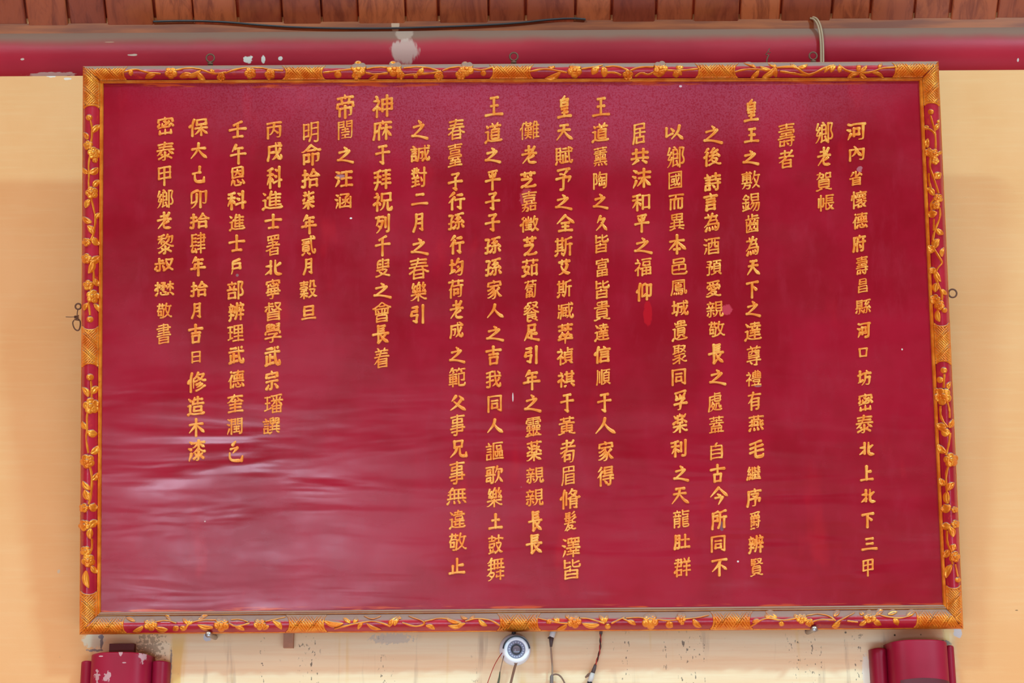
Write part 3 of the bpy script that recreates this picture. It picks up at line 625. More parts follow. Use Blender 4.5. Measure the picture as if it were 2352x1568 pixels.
    26360: ((55, 100, 55, 48), (19, 59, 92, 59), (22, 94, 83, 94, 85, 93, 85, 82), (12, 82, 99, 82), (26, 12, 86, 12, 86, 36, 27, 37, 26, 12), (26, 25, 86, 25), (12, 47, 99, 47), (21, 71, 84, 71, 85, 82),),
    26371: ((92, 76, 87, 70), (10, 76, 15, 75, 33, 84, 37, 84, 52, 97, 57, 98, 75, 84, 78, 84, 92, 76, 98, 76), (40, 85, 41, 81, 70, 81, 72, 85), (71, 70, 72, 61, 69, 57, 70, 49), (23, 70, 87, 70), (55, 70, 55, 50), (36, 64, 40, 59, 39, 49), (20, 76, 20, 72, 23, 67, 24, 49, 86, 49, 87, 70), (29, 26, 81, 26), (81, 26, 81, 13, 29, 13, 29, 37, 31, 39, 79, 39, 81, 38, 81, 26),),
    26376: ((17, 13, 27, 26, 33, 43, 35, 62, 35, 100, 95, 100, 95, 15, 92, 12, 87, 11, 74, 12), (35, 73, 96, 73), (34, 46, 96, 46),),
    26377: ((33, 62, 34, 11), (34, 31, 87, 31), (34, 49, 87, 49), (35, 67, 87, 66, 87, 14, 85, 11, 71, 11), (14, 87, 99, 87), (47, 100, 46, 92, 36, 74, 33, 62, 27, 60, 18, 50, 13, 47),),
    26408: ((13, 25, 19, 28, 35, 44, 47, 62, 51, 64, 60, 74, 96, 74), (14, 74, 52, 73, 65, 61, 67, 56, 79, 41, 95, 26, 99, 26), (55, 99, 55, 12),),
    26412: ((55, 100, 55, 11), (44, 77, 42, 66, 37, 57, 24, 39, 14, 31), (31, 30, 80, 30), (65, 77, 66, 70, 79, 48, 94, 32, 97, 30, 99, 31), (14, 77, 97, 77),),
    26578: ((13, 85, 24, 81), (47, 40, 46, 35, 36, 26, 16, 15, 10, 16), (13, 41, 44, 41, 58, 39, 66, 41, 97, 41), (24, 64, 15, 57), (19, 99, 21, 100, 30, 96), (64, 39, 68, 31, 83, 21, 95, 15, 103, 17), (55, 51, 55, 11), (41, 81, 96, 89), (60, 100, 60, 67, 63, 60, 93, 60, 96, 63, 97, 69),),
    27005: ((95, 94, 86, 84, 84, 84), (16, 93, 27, 82), (46, 39, 45, 33, 36, 25, 17, 14, 8, 15), (81, 68, 99, 57), (39, 73, 71, 73), (12, 56, 30, 66), (55, 99, 53, 90), (12, 40, 43, 40, 61, 38, 66, 40, 98, 40), (55, 55, 55, 11), (64, 38, 68, 30, 85, 19, 95, 14, 103, 16), (71, 73, 71, 56, 39, 57, 40, 90, 70, 90, 71, 73),),
    27138: ((33, 66, 36, 54), (95, 65, 98, 53), (54, 46, 54, 12), (34, 87, 21, 66, 18, 64, 17, 60, 17, 57, 34, 58), (45, 73, 65, 73), (58, 102, 54, 100, 54, 96, 50, 90, 45, 90, 45, 57, 65, 57, 65, 89, 53, 91), (11, 41, 47, 41, 59, 39, 64, 41, 97, 41), (79, 56, 96, 57), (95, 85, 84, 66, 81, 64, 79, 56), (8, 17, 14, 15, 33, 24, 52, 39), (85, 99, 85, 96, 78, 84, 77, 77, 89, 77), (62, 39, 65, 33, 80, 23, 95, 16, 101, 17), (24, 99, 16, 81, 17, 77, 23, 75),),
    27468: ((78, 69, 78, 47, 70, 27, 59, 13), (10, 54, 57, 54), (68, 83, 96, 83, 97, 79, 93, 63), (71, 98, 69, 93, 69, 86, 60, 65), (48, 95, 49, 17, 47, 12, 38, 12), (11, 95, 55, 95), (78, 44, 82, 42, 91, 22, 99, 14), (15, 24, 34, 24, 34, 40, 15, 40, 15, 24), (33, 66, 17, 66, 16, 82, 34, 82, 33, 66),),
    27490: ((59, 98, 59, 12), (59, 62, 95, 62), (11, 12, 100, 12), (26, 73, 26, 13),),
    27494: ((20, 95, 52, 95), (69, 100, 72, 53, 77, 28, 82, 18, 88, 12, 95, 11, 98, 13, 100, 21, 99, 32), (11, 75, 98, 75), (40, 49, 58, 49), (20, 55, 20, 15), (12, 13, 61, 22), (84, 98, 87, 97), (40, 63, 40, 19),),
    27611: ((13, 61, 88, 71, 93, 75), (13, 85, 44, 89, 80, 99, 85, 98), (47, 89, 47, 20, 49, 14, 51, 12, 60, 10, 92, 11, 97, 14, 100, 23), (12, 36, 97, 47),),
    27754: ((31, 43, 31, 39, 15, 13), (17, 99, 32, 91), (12, 69, 27, 62), (71, 92, 71, 14), (47, 92, 98, 92), (43, 14, 100, 14), (48, 55, 97, 55),),
    27819: ((18, 98, 30, 90), (40, 82, 98, 82), (68, 99, 68, 12), (68, 54, 75, 50, 88, 29, 99, 19), (43, 57, 96, 57), (68, 54, 60, 48, 59, 44, 50, 31, 37, 19), (29, 44, 30, 41, 18, 18, 16, 17, 16, 12), (12, 69, 24, 62),),
    27827: ((46, 41, 71, 41, 71, 71, 46, 72, 46, 33), (92, 93, 92, 16, 90, 13, 71, 12), (17, 98, 29, 91, 37, 92, 39, 94, 100, 94), (30, 43, 16, 16), (12, 69, 25, 63),),
    27888: ((53, 99, 54, 95, 50, 85, 50, 80, 42, 67, 41, 61), (22, 75, 89, 75), (17, 90, 94, 90), (55, 49, 55, 14, 53, 11, 49, 10, 44, 10, 41, 12), (20, 17, 58, 30, 65, 29, 88, 17), (32, 39, 36, 37), (75, 39, 68, 29), (74, 59, 76, 53, 82, 47, 98, 38), (11, 60, 99, 60), (34, 59, 33, 53, 20, 41, 13, 37),),
    28085: ((78, 53, 79, 50, 90, 40, 99, 40), (50, 40, 52, 40, 64, 50, 78, 53), (89, 69, 78, 53), (13, 70, 23, 64), (99, 77, 99, 11), (39, 78, 39, 17, 99, 16), (44, 97, 87, 96), (19, 99, 28, 93), (87, 96, 86, 90, 74, 82, 70, 77, 70, 31, 68, 28, 60, 28), (56, 66, 60, 60), (26, 43, 27, 37, 17, 17, 17, 12),),
    28422: ((48, 42, 55, 33), (68, 47, 67, 11, 61, 9, 54, 11), (12, 69, 23, 64), (18, 98, 28, 92), (88, 41, 78, 32, 77, 29), (40, 18, 63, 29, 74, 29, 93, 17), (67, 100, 67, 64), (35, 70, 39, 69, 48, 74, 64, 88), (40, 90, 60, 90, 67, 88, 74, 88, 77, 90, 98, 90), (39, 47, 51, 52, 67, 64), (74, 88, 79, 82, 98, 70), (26, 43, 27, 40, 15, 16, 15, 11), (67, 64, 79, 55, 91, 49, 96, 47, 101, 48),),
    28516: ((69, 53, 69, 23), (54, 53, 84, 53), (39, 68, 62, 68, 62, 97, 39, 97, 39, 11), (99, 68, 76, 68, 76, 98, 99, 97, 99, 14, 96, 10, 86, 10), (76, 83, 99, 83), (56, 38, 82, 38), (39, 83, 62, 83), (18, 100, 29, 93), (52, 22, 86, 22), (26, 41, 21, 26, 15, 15, 16, 11), (14, 71, 25, 65),),
    28580: ((41, 38, 95, 38), (83, 54, 81, 38), (36, 24, 98, 24), (67, 37, 67, 12), (35, 54, 100, 54), (12, 70, 24, 64), (58, 98, 58, 80), (52, 54, 55, 38), (43, 67, 94, 67), (17, 99, 28, 92), (67, 80, 67, 54), (25, 42, 23, 34, 14, 16), (77, 98, 77, 81), (58, 98, 41, 98, 42, 80, 96, 81, 95, 98, 58, 98),),
    28858: ((17, 82, 82, 82), (46, 63, 90, 63, 91, 60, 88, 44), (87, 86, 82, 82, 83, 79, 80, 63), (61, 99, 57, 91, 57, 86, 51, 79, 47, 67, 34, 52, 34, 49, 30, 44, 24, 42, 15, 34, 13, 34), (61, 31, 64, 19), (29, 31, 26, 21, 21, 13), (44, 29, 46, 15), (34, 98, 38, 92, 37, 82), (33, 45, 97, 44, 98, 28, 93, 12, 90, 10, 78, 10, 73, 14), (77, 33, 81, 25),),
    28961: ((16, 63, 95, 63), (12, 38, 98, 38), (25, 84, 26, 38), (84, 27, 89, 26, 98, 11, 100, 11), (84, 89, 84, 38), (28, 89, 95, 89), (36, 102, 31, 100, 25, 84, 20, 83, 15, 79), (22, 26, 17, 15, 12, 10), (64, 89, 64, 38), (62, 26, 66, 24, 70, 12), (45, 89, 45, 38), (43, 24, 45, 12),),
    29141: ((86, 28, 93, 21, 97, 13), (12, 92, 99, 92), (40, 100, 41, 77, 69, 77, 70, 100), (30, 72, 30, 37), (81, 59, 89, 60, 96, 64), (65, 25, 70, 12), (43, 23, 45, 12), (81, 72, 81, 40, 84, 38, 98, 39, 99, 47, 97, 50), (13, 64, 30, 64), (21, 25, 13, 11), (12, 40, 22, 44, 30, 44), (66, 55, 65, 40, 44, 41, 44, 64, 65, 64, 66, 55),),
    29237: ((66, 78, 66, 64), (18, 31, 45, 31, 46, 43), (18, 43, 46, 43), (46, 43, 46, 53, 44, 54, 19, 54, 18, 22), (52, 90, 53, 85, 51, 83, 51, 79), (27, 79, 18, 79, 16, 77, 17, 64, 91, 65, 91, 78, 89, 79, 27, 79), (41, 78, 41, 64), (57, 46, 98, 46), (16, 8, 35, 10, 47, 9), (13, 97, 16, 95, 42, 96, 87, 101, 93, 99), (61, 36, 66, 31, 68, 26), (86, 55, 85, 13, 81, 11, 71, 11, 68, 13), (87, 93, 82, 91, 78, 85, 77, 79), (22, 90, 25, 90, 28, 86, 27, 79),),
    29238: ((37, 97, 31, 87, 16, 72), (75, 72, 75, 65, 67, 50, 49, 30, 39, 23, 19, 14, 13, 13, 8, 15), (35, 68, 45, 49, 63, 30, 85, 17, 94, 14, 103, 16), (67, 99, 72, 99, 89, 82, 96, 72),),
    29579: ((21, 57, 91, 57), (11, 15, 100, 15), (17, 95, 94, 95), (55, 95, 55, 15),),
    29702: ((13, 63, 34, 63), (49, 76, 95, 76), (40, 15, 100, 15), (11, 24, 36, 32), (11, 94, 36, 94), (72, 96, 72, 15), (48, 37, 96, 37), (24, 93, 25, 30), (95, 76, 95, 56, 49, 56, 49, 96, 94, 96, 95, 76),),
    29856: ((14, 62, 35, 62), (44, 96, 53, 94, 68, 95, 87, 99, 95, 98), (48, 49, 51, 44, 51, 14), (51, 44, 92, 44), (96, 49, 92, 44, 92, 14), (79, 71, 82, 63, 95, 52, 96, 49), (10, 27, 39, 34, 42, 38), (24, 92, 24, 32), (11, 92, 37, 92), (51, 14, 92, 14), (71, 96, 71, 53), (71, 44, 71, 15), (51, 29, 92, 29), (90, 88, 85, 79, 86, 72), (44, 72, 99, 72), (64, 71, 62, 64, 52, 53, 49, 52, 48, 49), (53, 87, 56, 82, 55, 72),),
    30002: ((17, 46, 17, 100, 93, 100, 94, 46), (17, 73, 94, 73), (17, 46, 94, 46), (55, 100, 55, 12),),
    30064: ((74, 67, 74, 31), (17, 51, 94, 51), (37, 67, 37, 31), (11, 13, 18, 12, 40, 22, 42, 21), (10, 31, 100, 31), (21, 84, 89, 84), (54, 100, 54, 69), (69, 21, 72, 22, 91, 15, 95, 12, 98, 13), (74, 67, 23, 68, 21, 70, 21, 99, 89, 100, 89, 69, 74, 67),),
    30342: ((48, 58, 46, 49), (59, 100, 59, 72, 60, 66, 63, 63, 91, 63, 95, 68, 94, 75), (20, 100, 20, 65), (20, 89, 45, 89), (59, 84, 69, 85, 89, 92), (20, 65, 30, 65, 47, 69), (22, 13, 82, 13), (22, 13, 23, 48, 82, 48, 82, 13), (22, 31, 82, 31),),
    30343: ((11, 10, 99, 10), (19, 43, 93, 43), (22, 74, 88, 74), (23, 27, 88, 27), (55, 43, 55, 10), (54, 100, 53, 91), (88, 74, 87, 58, 24, 58, 22, 60, 22, 90, 87, 91, 88, 74),),
    30465: ((31, 43, 87, 43), (31, 57, 31, 14), (80, 95, 97, 78), (9, 57, 20, 56, 44, 59, 48, 57, 86, 57, 87, 14), (31, 29, 87, 29), (55, 100, 55, 68), (79, 81, 68, 72, 49, 64, 47, 59), (31, 14, 87, 14), (34, 95, 24, 80, 18, 74, 16, 74),),
    30473: ((24, 79, 98, 79, 97, 101, 25, 101, 23, 41, 19, 25, 14, 14), (41, 47, 98, 47), (41, 15, 98, 15), (41, 15, 42, 64, 97, 64, 98, 15), (41, 32, 98, 32), (61, 100, 61, 79),),
    30528: ((25, 74, 90, 74), (53, 88, 52, 78, 46, 69, 46, 65, 39, 57, 37, 43, 37, 13), (37, 48, 30, 44, 16, 30, 13, 30), (37, 48, 89, 48, 89, 13), (20, 88, 95, 88), (78, 100, 74, 89), (15, 61, 100, 61), (37, 13, 89, 13), (37, 26, 89, 26), (32, 102, 36, 101, 40, 96, 40, 88), (37, 37, 89, 37),),
    30563: ((25, 26, 85, 26), (32, 100, 33, 59), (11, 81, 54, 81), (32, 95, 51, 95), (64, 96, 65, 88, 75, 73, 88, 63, 97, 59), (64, 96, 91, 96, 92, 92, 91, 87, 82, 74, 68, 63, 58, 60), (25, 38, 85, 38), (23, 74, 19, 72, 13, 61), (46, 72, 52, 64), (85, 26, 85, 12, 25, 12, 25, 49, 85, 50, 85, 26),),
    31069: ((26, 98, 30, 92, 29, 85, 32, 82, 37, 82, 36, 74, 29, 63, 27, 51, 27, 12), (13, 82, 29, 82), (80, 59, 81, 13, 84, 11, 96, 11, 100, 15, 101, 23), (62, 59, 62, 46, 58, 29, 54, 22, 46, 14, 43, 12, 42, 13), (28, 56, 34, 55, 42, 46, 42, 42), (28, 56, 20, 52, 11, 44), (80, 59, 51, 60, 52, 94, 94, 93, 94, 59, 80, 59),),
    31070: ((54, 40, 99, 40), (54, 35, 54, 84, 98, 84, 99, 40), (54, 62, 99, 62), (15, 82, 31, 82), (27, 100, 32, 92, 31, 85, 34, 82, 40, 82, 39, 74, 25, 52, 21, 51, 13, 44), (76, 100, 76, 11), (29, 54, 28, 11), (29, 54, 36, 54, 43, 44),),
    31098: ((48, 36, 100, 36), (59, 99, 59, 36), (59, 69, 89, 69), (49, 85, 97, 85), (89, 99, 89, 36), (27, 56, 19, 52, 11, 44), (59, 53, 89, 53), (85, 27, 99, 13), (54, 16, 48, 12), (12, 82, 37, 81, 36, 74, 29, 63, 26, 51, 26, 12), (27, 56, 33, 55, 40, 48, 40, 46), (23, 100, 28, 92),),
    31118: ((40, 13, 46, 13, 60, 22), (60, 30, 60, 22), (28, 55, 34, 55, 42, 46), (12, 82, 38, 82, 39, 78, 30, 60, 11, 44), (82, 30, 82, 22, 99, 12), (60, 30, 93, 30, 92, 75, 52, 74, 52, 31, 60, 30), (52, 45, 93, 45), (52, 60, 93, 60), (28, 55, 28, 11), (27, 97, 30, 91), (70, 90, 98, 90), (70, 99, 70, 75),),
    31119: ((44, 47, 49, 47, 52, 50, 99, 50, 100, 15), (52, 33, 100, 33), (52, 47, 52, 10), (52, 15, 100, 15), (28, 51, 28, 12), (31, 56, 38, 53, 44, 47), (14, 81, 39, 81, 40, 77, 36, 67, 32, 62, 31, 56, 28, 55, 28, 51, 21, 49, 12, 41), (24, 100, 28, 91), (75, 50, 75, 15), (51, 96, 100, 96), (69, 64, 57, 65, 58, 82, 95, 81, 95, 64, 69, 64),),
    31150: ((50, 80, 97, 80), (65, 101, 66, 67), (81, 100, 80, 67), (45, 12, 100, 12), (86, 23, 83, 12), (26, 54, 33, 53, 39, 45), (12, 82, 35, 82, 36, 79, 31, 67, 27, 62, 27, 59, 22, 52, 18, 51, 11, 44), (62, 22, 64, 12), (26, 54, 25, 11), (23, 98, 26, 92), (47, 56, 100, 56), (53, 36, 54, 31, 92, 31, 93, 44, 53, 45, 53, 36), (50, 80, 51, 67, 97, 68, 97, 91, 95, 93, 51, 93, 50, 80),),
    31185: ((14, 91, 25, 92, 40, 97, 43, 96), (62, 91, 71, 85), (12, 70, 44, 70), (52, 32, 99, 40), (87, 99, 87, 12), (57, 65, 66, 59), (28, 58, 35, 58, 43, 48, 43, 44), (29, 92, 29, 12), (28, 58, 22, 54, 15, 38, 11, 34, 11, 29),),
    31296: ((69, 54, 69, 46, 75, 34, 82, 25, 98, 13, 103, 15), (13, 35, 51, 35), (12, 92, 53, 92), (16, 47, 39, 50, 45, 49), (31, 32, 26, 29, 14, 17, 12, 17), (64, 54, 92, 54, 93, 51, 86, 34, 72, 19, 60, 13), (32, 99, 32, 81), (32, 47, 32, 11), (15, 80, 51, 80), (20, 59, 44, 59), (12, 62, 12, 69, 51, 69, 52, 62), (66, 67, 69, 75, 70, 96, 87, 96, 88, 71, 92, 67, 99, 67), (31, 32, 35, 27, 48, 20),),
    31684: ((65, 100, 64, 92), (11, 22, 53, 22), (31, 91, 35, 82), (77, 91, 80, 82), (53, 83, 60, 91, 99, 92), (32, 75, 32, 10), (28, 102, 23, 100, 23, 95, 12, 82), (22, 92, 50, 92, 56, 88), (15, 46, 50, 46), (50, 46, 49, 34, 15, 34, 15, 58, 49, 58, 50, 46), (13, 70, 53, 70), (79, 40, 83, 38, 94, 39, 94, 71, 64, 70, 64, 20, 65, 14, 67, 12, 90, 11, 96, 12, 99, 15, 100, 23),),
    32291: ((80, 50, 79, 13, 70, 12, 68, 14), (10, 45, 52, 45), (16, 45, 16, 97, 47, 96, 47, 45), (59, 93, 70, 93, 92, 98, 99, 98), (92, 63, 100, 46), (46, 34, 51, 24), (16, 58, 47, 58), (92, 82, 85, 72, 81, 71, 78, 64, 69, 55, 67, 49), (66, 70, 79, 70), (91, 37, 95, 33, 100, 20), (65, 37, 64, 30, 59, 18), (76, 93, 74, 86, 67, 77, 66, 70), (33, 45, 33, 16, 30, 12, 23, 12), (61, 48, 97, 51), (16, 70, 47, 70), (16, 83, 47, 83), (18, 33, 12, 20),),
    32380: ((95, 32, 97, 25), (33, 35, 37, 19), (94, 90, 84, 75, 83, 70), (69, 89, 60, 75, 59, 70, 71, 71), (63, 98, 58, 84, 64, 83), (62, 51, 58, 39), (59, 24, 71, 25), (16, 46, 20, 45, 34, 47), (32, 60, 36, 42), (86, 99, 80, 84, 88, 83), (70, 44, 60, 29, 59, 24), (58, 39, 65, 38), (71, 71, 72, 67), (24, 32, 26, 14), (26, 99, 23, 90, 15, 76, 16, 71), (94, 43, 85, 30, 83, 24), (86, 59, 86, 50, 82, 44, 81, 39, 89, 38), (46, 95, 46, 14, 101, 13), (46, 59, 98, 59), (34, 82, 30, 72, 17, 53, 16, 46), (83, 70, 96, 72), (16, 71, 19, 69, 26, 69), (14, 32, 11, 12), (83, 24, 97, 25),),
    32626: ((69, 99, 69, 84), (44, 99, 44, 84), (82, 65, 78, 59, 78, 56), (82, 65, 89, 68), (23, 70, 77, 70, 82, 65), (53, 83, 53, 58, 55, 50, 51, 43), (12, 55, 100, 55), (8, 36, 17, 35, 46, 43, 54, 41, 90, 41, 90, 14, 35, 14), (35, 28, 90, 28), (34, 39, 35, 14), (69, 84, 20, 83, 19, 99, 94, 99, 93, 83, 69, 84),),
    32676: ((94, 99, 90, 89, 91, 80), (17, 95, 48, 94, 48, 61, 16, 60), (61, 35, 100, 35), (64, 58, 96, 58), (80, 80, 80, 11), (12, 78, 54, 78), (21, 42, 15, 37, 12, 32), (63, 80, 98, 80), (30, 95, 27, 64, 22, 52, 23, 11), (21, 42, 24, 43, 49, 42, 49, 16, 23, 16), (66, 98, 70, 88, 69, 80),),
    32769: ((49, 99, 49, 63), (13, 63, 100, 63), (41, 33, 51, 33, 77, 41, 82, 44, 87, 44), (94, 95, 72, 71, 70, 64), (22, 85, 76, 85, 80, 82), (10, 36, 15, 35, 35, 45, 38, 45, 53, 56, 55, 62), (41, 46, 41, 19, 42, 14, 46, 11, 91, 11, 95, 16, 96, 23),),
    32773: ((13, 67, 53, 67, 55, 65, 68, 68, 100, 67), (43, 50, 46, 48, 86, 48, 87, 13), (35, 31, 87, 31), (13, 40, 39, 49, 46, 56, 53, 60, 55, 65), (35, 47, 35, 13), (49, 100, 49, 67), (35, 13, 87, 13), (94, 97, 90, 91, 72, 74, 71, 68), (22, 88, 76, 88, 81, 85),),
    32775: ((10, 54, 14, 52, 35, 61, 45, 62), (91, 96, 83, 88, 70, 79, 69, 74), (22, 90, 73, 90, 77, 87), (45, 56, 40, 54, 30, 43, 19, 36, 16, 36), (48, 100, 49, 68, 45, 62, 45, 56), (13, 73, 100, 73), (34, 42, 35, 19), (34, 42, 38, 41, 68, 40, 67, 24, 35, 24), (45, 56, 94, 54, 92, 28, 87, 12, 84, 10, 71, 10),),
    32780: ((53, 98, 50, 75), (11, 98, 100, 98), (16, 13, 17, 75, 93, 75, 94, 15, 93, 13, 81, 13), (68, 74, 68, 16), (41, 74, 41, 16),),
    32858: ((61, 83, 64, 84, 74, 79, 77, 75, 82, 75, 84, 72, 96, 65), (12, 98, 55, 98), (10, 36, 16, 34, 41, 41, 50, 41), (10, 62, 51, 66, 62, 63, 75, 70, 77, 75), (48, 98, 48, 66), (55, 52, 55, 14), (22, 51, 43, 51, 79, 56, 89, 55), (71, 33, 91, 45, 95, 45), (21, 98, 21, 64), (21, 76, 48, 76), (21, 87, 48, 87), (63, 94, 93, 94, 92, 88, 82, 75), (11, 19, 17, 18, 38, 25, 45, 29, 55, 29), (56, 39, 62, 37, 73, 28, 88, 21, 100, 19, 103, 21),),
    32902: ((56, 91, 94, 90, 93, 59, 56, 59), (52, 28, 98, 28), (39, 34, 46, 17), (25, 48, 25, 43, 17, 26, 16, 20, 27, 20, 42, 24), (74, 100, 74, 11), (19, 80, 42, 80), (44, 96, 19, 95, 19, 49), (10, 48, 46, 48), (19, 64, 42, 64), (56, 44, 95, 44), (52, 75, 101, 75),),
    32922: ((52, 16, 100, 16), (12, 9, 11, 14, 17, 40, 18, 97, 40, 96, 40, 16, 38, 13, 29, 13, 26, 15), (17, 47, 40, 47), (17, 72, 40, 72), (55, 67, 98, 67), (76, 99, 76, 16),),
    33065: ((65, 91, 91, 89, 89, 82, 79, 72, 78, 68), (67, 98, 65, 91, 61, 90, 60, 86, 50, 78), (57, 57, 58, 12), (58, 28, 91, 28), (49, 56, 54, 56, 59, 60, 69, 64, 72, 68, 78, 68, 79, 65, 93, 58), (59, 83, 71, 71, 72, 68), (58, 53, 91, 52), (93, 58, 93, 53, 91, 52, 90, 12, 81, 11, 77, 13), (93, 58, 98, 57, 103, 59), (30, 97, 23, 77, 24, 12), (58, 40, 91, 40), (22, 70, 15, 66, 11, 58), (39, 86, 39, 29),),
    33255: ((88, 101, 96, 95, 96, 88), (96, 88, 30, 88, 30, 43, 28, 24, 24, 13, 25, 10), (75, 100, 76, 57, 80, 29, 86, 15, 90, 11, 95, 10, 99, 13, 100, 16, 101, 27, 99, 30), (56, 73, 56, 57), (65, 73, 41, 73, 41, 25, 68, 24, 72, 21), (15, 89, 15, 66, 30, 65), (41, 42, 56, 42), (56, 42, 56, 24), (56, 57, 65, 57, 65, 42, 56, 42), (41, 57, 56, 57), (15, 47, 15, 28, 11, 17), (15, 47, 30, 47), (95, 68, 87, 41, 81, 37), (80, 26, 77, 25, 65, 12, 63, 12),),
    33258: ((58, 103, 52, 98, 50, 86), (22, 62, 88, 62), (22, 11, 23, 86, 86, 86, 88, 84, 88, 16), (22, 16, 88, 16), (22, 39, 88, 39),),
    33274: ((11, 9, 100, 9), (13, 45, 13, 51, 15, 53, 95, 53, 97, 52, 97, 45), (18, 84, 92, 84), (55, 100, 55, 85), (55, 31, 55, 10), (27, 32, 85, 32, 88, 30), (21, 21, 90, 21), (10, 95, 100, 95), (41, 42, 41, 39, 38, 37, 36, 32), (23, 43, 86, 43), (75, 41, 79, 33), (25, 63, 85, 63, 86, 73, 26, 74, 24, 72, 25, 63),),
    33310: ((47, 93, 47, 58), (28, 92, 94, 93), (28, 43, 46, 42, 45, 35, 41, 28, 32, 21, 32, 19, 17, 11, 13, 12), (20, 31, 27, 30, 33, 24), (66, 93, 66, 58), (12, 58, 100, 58), (28, 92, 28, 43), (32, 102, 29, 100, 29, 97, 17, 86, 10, 85), (17, 75, 96, 75), (59, 42, 96, 42), (81, 48, 81, 11), (7, 33, 14, 33, 23, 42, 28, 43), (85, 93, 85, 58), (60, 31, 59, 23, 99, 23),),
    33406: ((81, 64, 74, 48, 69, 41, 51, 25, 30, 15, 19, 12, 11, 12), (37, 100, 37, 76), (13, 89, 98, 89), (31, 63, 42, 42, 52, 31, 60, 27, 60, 25, 84, 14, 97, 12, 102, 14), (73, 100, 73, 76),),
    33437: ((36, 21, 38, 17, 44, 14, 55, 12, 96, 12, 103, 17), (18, 61, 80, 61, 82, 59, 80, 54, 75, 49, 54, 33, 38, 24, 33, 22, 24, 22, 16, 17), (53, 76, 57, 69, 57, 61), (11, 90, 97, 90), (74, 99, 74, 80), (35, 100, 35, 80),),
    33593: ((65, 13, 65, 65, 93, 66, 94, 13), (13, 63, 49, 63, 50, 59, 44, 38, 35, 24, 27, 17, 16, 11, 10, 13), (74, 100, 74, 81), (12, 91, 98, 91), (30, 72, 30, 66, 20, 44, 20, 38, 36, 30, 51, 19), (36, 100, 36, 81), (65, 20, 94, 20),),
    33655: ((75, 100, 75, 83), (44, 70, 100, 70), (38, 100, 38, 82, 34, 78, 26, 60, 26, 11), (90, 70, 90, 15, 87, 11, 71, 12), (46, 30, 72, 30, 72, 52, 46, 53, 46, 24), (14, 92, 99, 92), (18, 53, 25, 55),),
    33795: ((49, 83, 53, 82, 56, 72), (36, 56, 44, 51), (73, 100, 73, 85), (12, 92, 98, 92), (36, 100, 36, 85), (73, 54, 86, 47, 88, 44, 94, 43), (17, 72, 93, 72), (73, 54, 69, 53, 57, 43, 55, 38, 55, 11), (75, 63, 73, 54), (36, 63, 36, 56), (12, 31, 98, 31), (36, 56, 32, 55, 32, 53, 23, 44, 20, 43),),
    33995: ((10, 11, 100, 11), (36, 99, 36, 86), (45, 32, 45, 11), (55, 80, 55, 61), (74, 60, 74, 53, 77, 52, 78, 49, 83, 45, 88, 44, 92, 40, 92, 36, 87, 28, 87, 11), (23, 11, 24, 32, 87, 31), (73, 99, 73, 86), (11, 92, 99, 92), (21, 74, 91, 74), (66, 32, 66, 11), (11, 60, 100, 60), (21, 43, 77, 44, 80, 46), (68, 53, 74, 53), (40, 59, 39, 54, 32, 50, 30, 44),),
    34068: ((74, 100, 74, 87), (23, 68, 74, 67), (28, 77, 13, 59), (48, 37, 48, 16), (24, 16, 72, 17), (28, 77, 94, 75, 93, 35, 90, 14, 87, 10, 77, 10, 72, 17), (24, 16, 24, 36, 26, 38, 70, 38, 72, 37, 72, 17), (38, 94, 38, 87, 29, 83, 28, 77), (24, 27, 72, 27), (13, 94, 99, 94), (38, 100, 38, 94), (56, 58, 30, 58, 29, 48, 66, 47, 68, 49, 68, 57, 56, 58),),
    34220: ((13, 78, 18, 78, 27, 69), (83, 69, 88, 72), (37, 100, 37, 86), (63, 34, 65, 29, 70, 25, 80, 19, 98, 12), (12, 36, 44, 36, 60, 34, 65, 36, 98, 36), (12, 93, 98, 93), (55, 47, 55, 11), (40, 62, 68, 62, 74, 57, 82, 58, 97, 49), (71, 60, 71, 76, 40, 76, 40, 48, 70, 48, 71, 60), (54, 83, 54, 77), (73, 100, 73, 86), (8, 14, 14, 12, 34, 21, 46, 30, 47, 35), (13, 48, 30, 55),),
    34224: ((55, 82, 55, 27), (16, 37, 94, 37), (85, 26, 85, 20), (12, 26, 99, 26), (38, 57, 40, 53, 39, 46), (19, 82, 68, 83, 83, 85, 90, 84), (64, 19, 67, 12), (76, 59, 73, 58, 69, 52, 70, 46), (12, 73, 99, 73), (37, 100, 37, 95), (13, 95, 98, 95), (23, 26, 24, 19, 17, 12, 13, 11), (73, 100, 73, 95), (43, 18, 44, 12), (85, 20, 97, 10, 99, 10), (39, 46, 23, 46, 24, 63, 88, 63, 89, 61, 88, 46, 39, 46),),
    34389: ((33, 67, 81, 71), (54, 100, 54, 61, 56, 58, 93, 57, 95, 58, 96, 62), (12, 13, 19, 41, 20, 81, 96, 81, 93, 70, 94, 64, 96, 62), (54, 94, 91, 94), (61, 23, 66, 29, 67, 45, 86, 44, 87, 24, 98, 24, 100, 28, 99, 33), (38, 46, 53, 45, 53, 39, 48, 29, 37, 17, 27, 11, 21, 12), (39, 54, 34, 41, 28, 34, 26, 32, 18, 33), (33, 38, 35, 37, 41, 25, 49, 17, 62, 12, 99, 11, 104, 15),),
    34892: ((27, 58, 28, 10), (38, 77, 24, 57, 20, 56, 15, 50, 12, 49), (53, 94, 97, 94), (84, 64, 84, 14, 83, 12, 79, 11, 67, 11), (49, 65, 100, 65), (36, 101, 24, 89, 13, 81),),
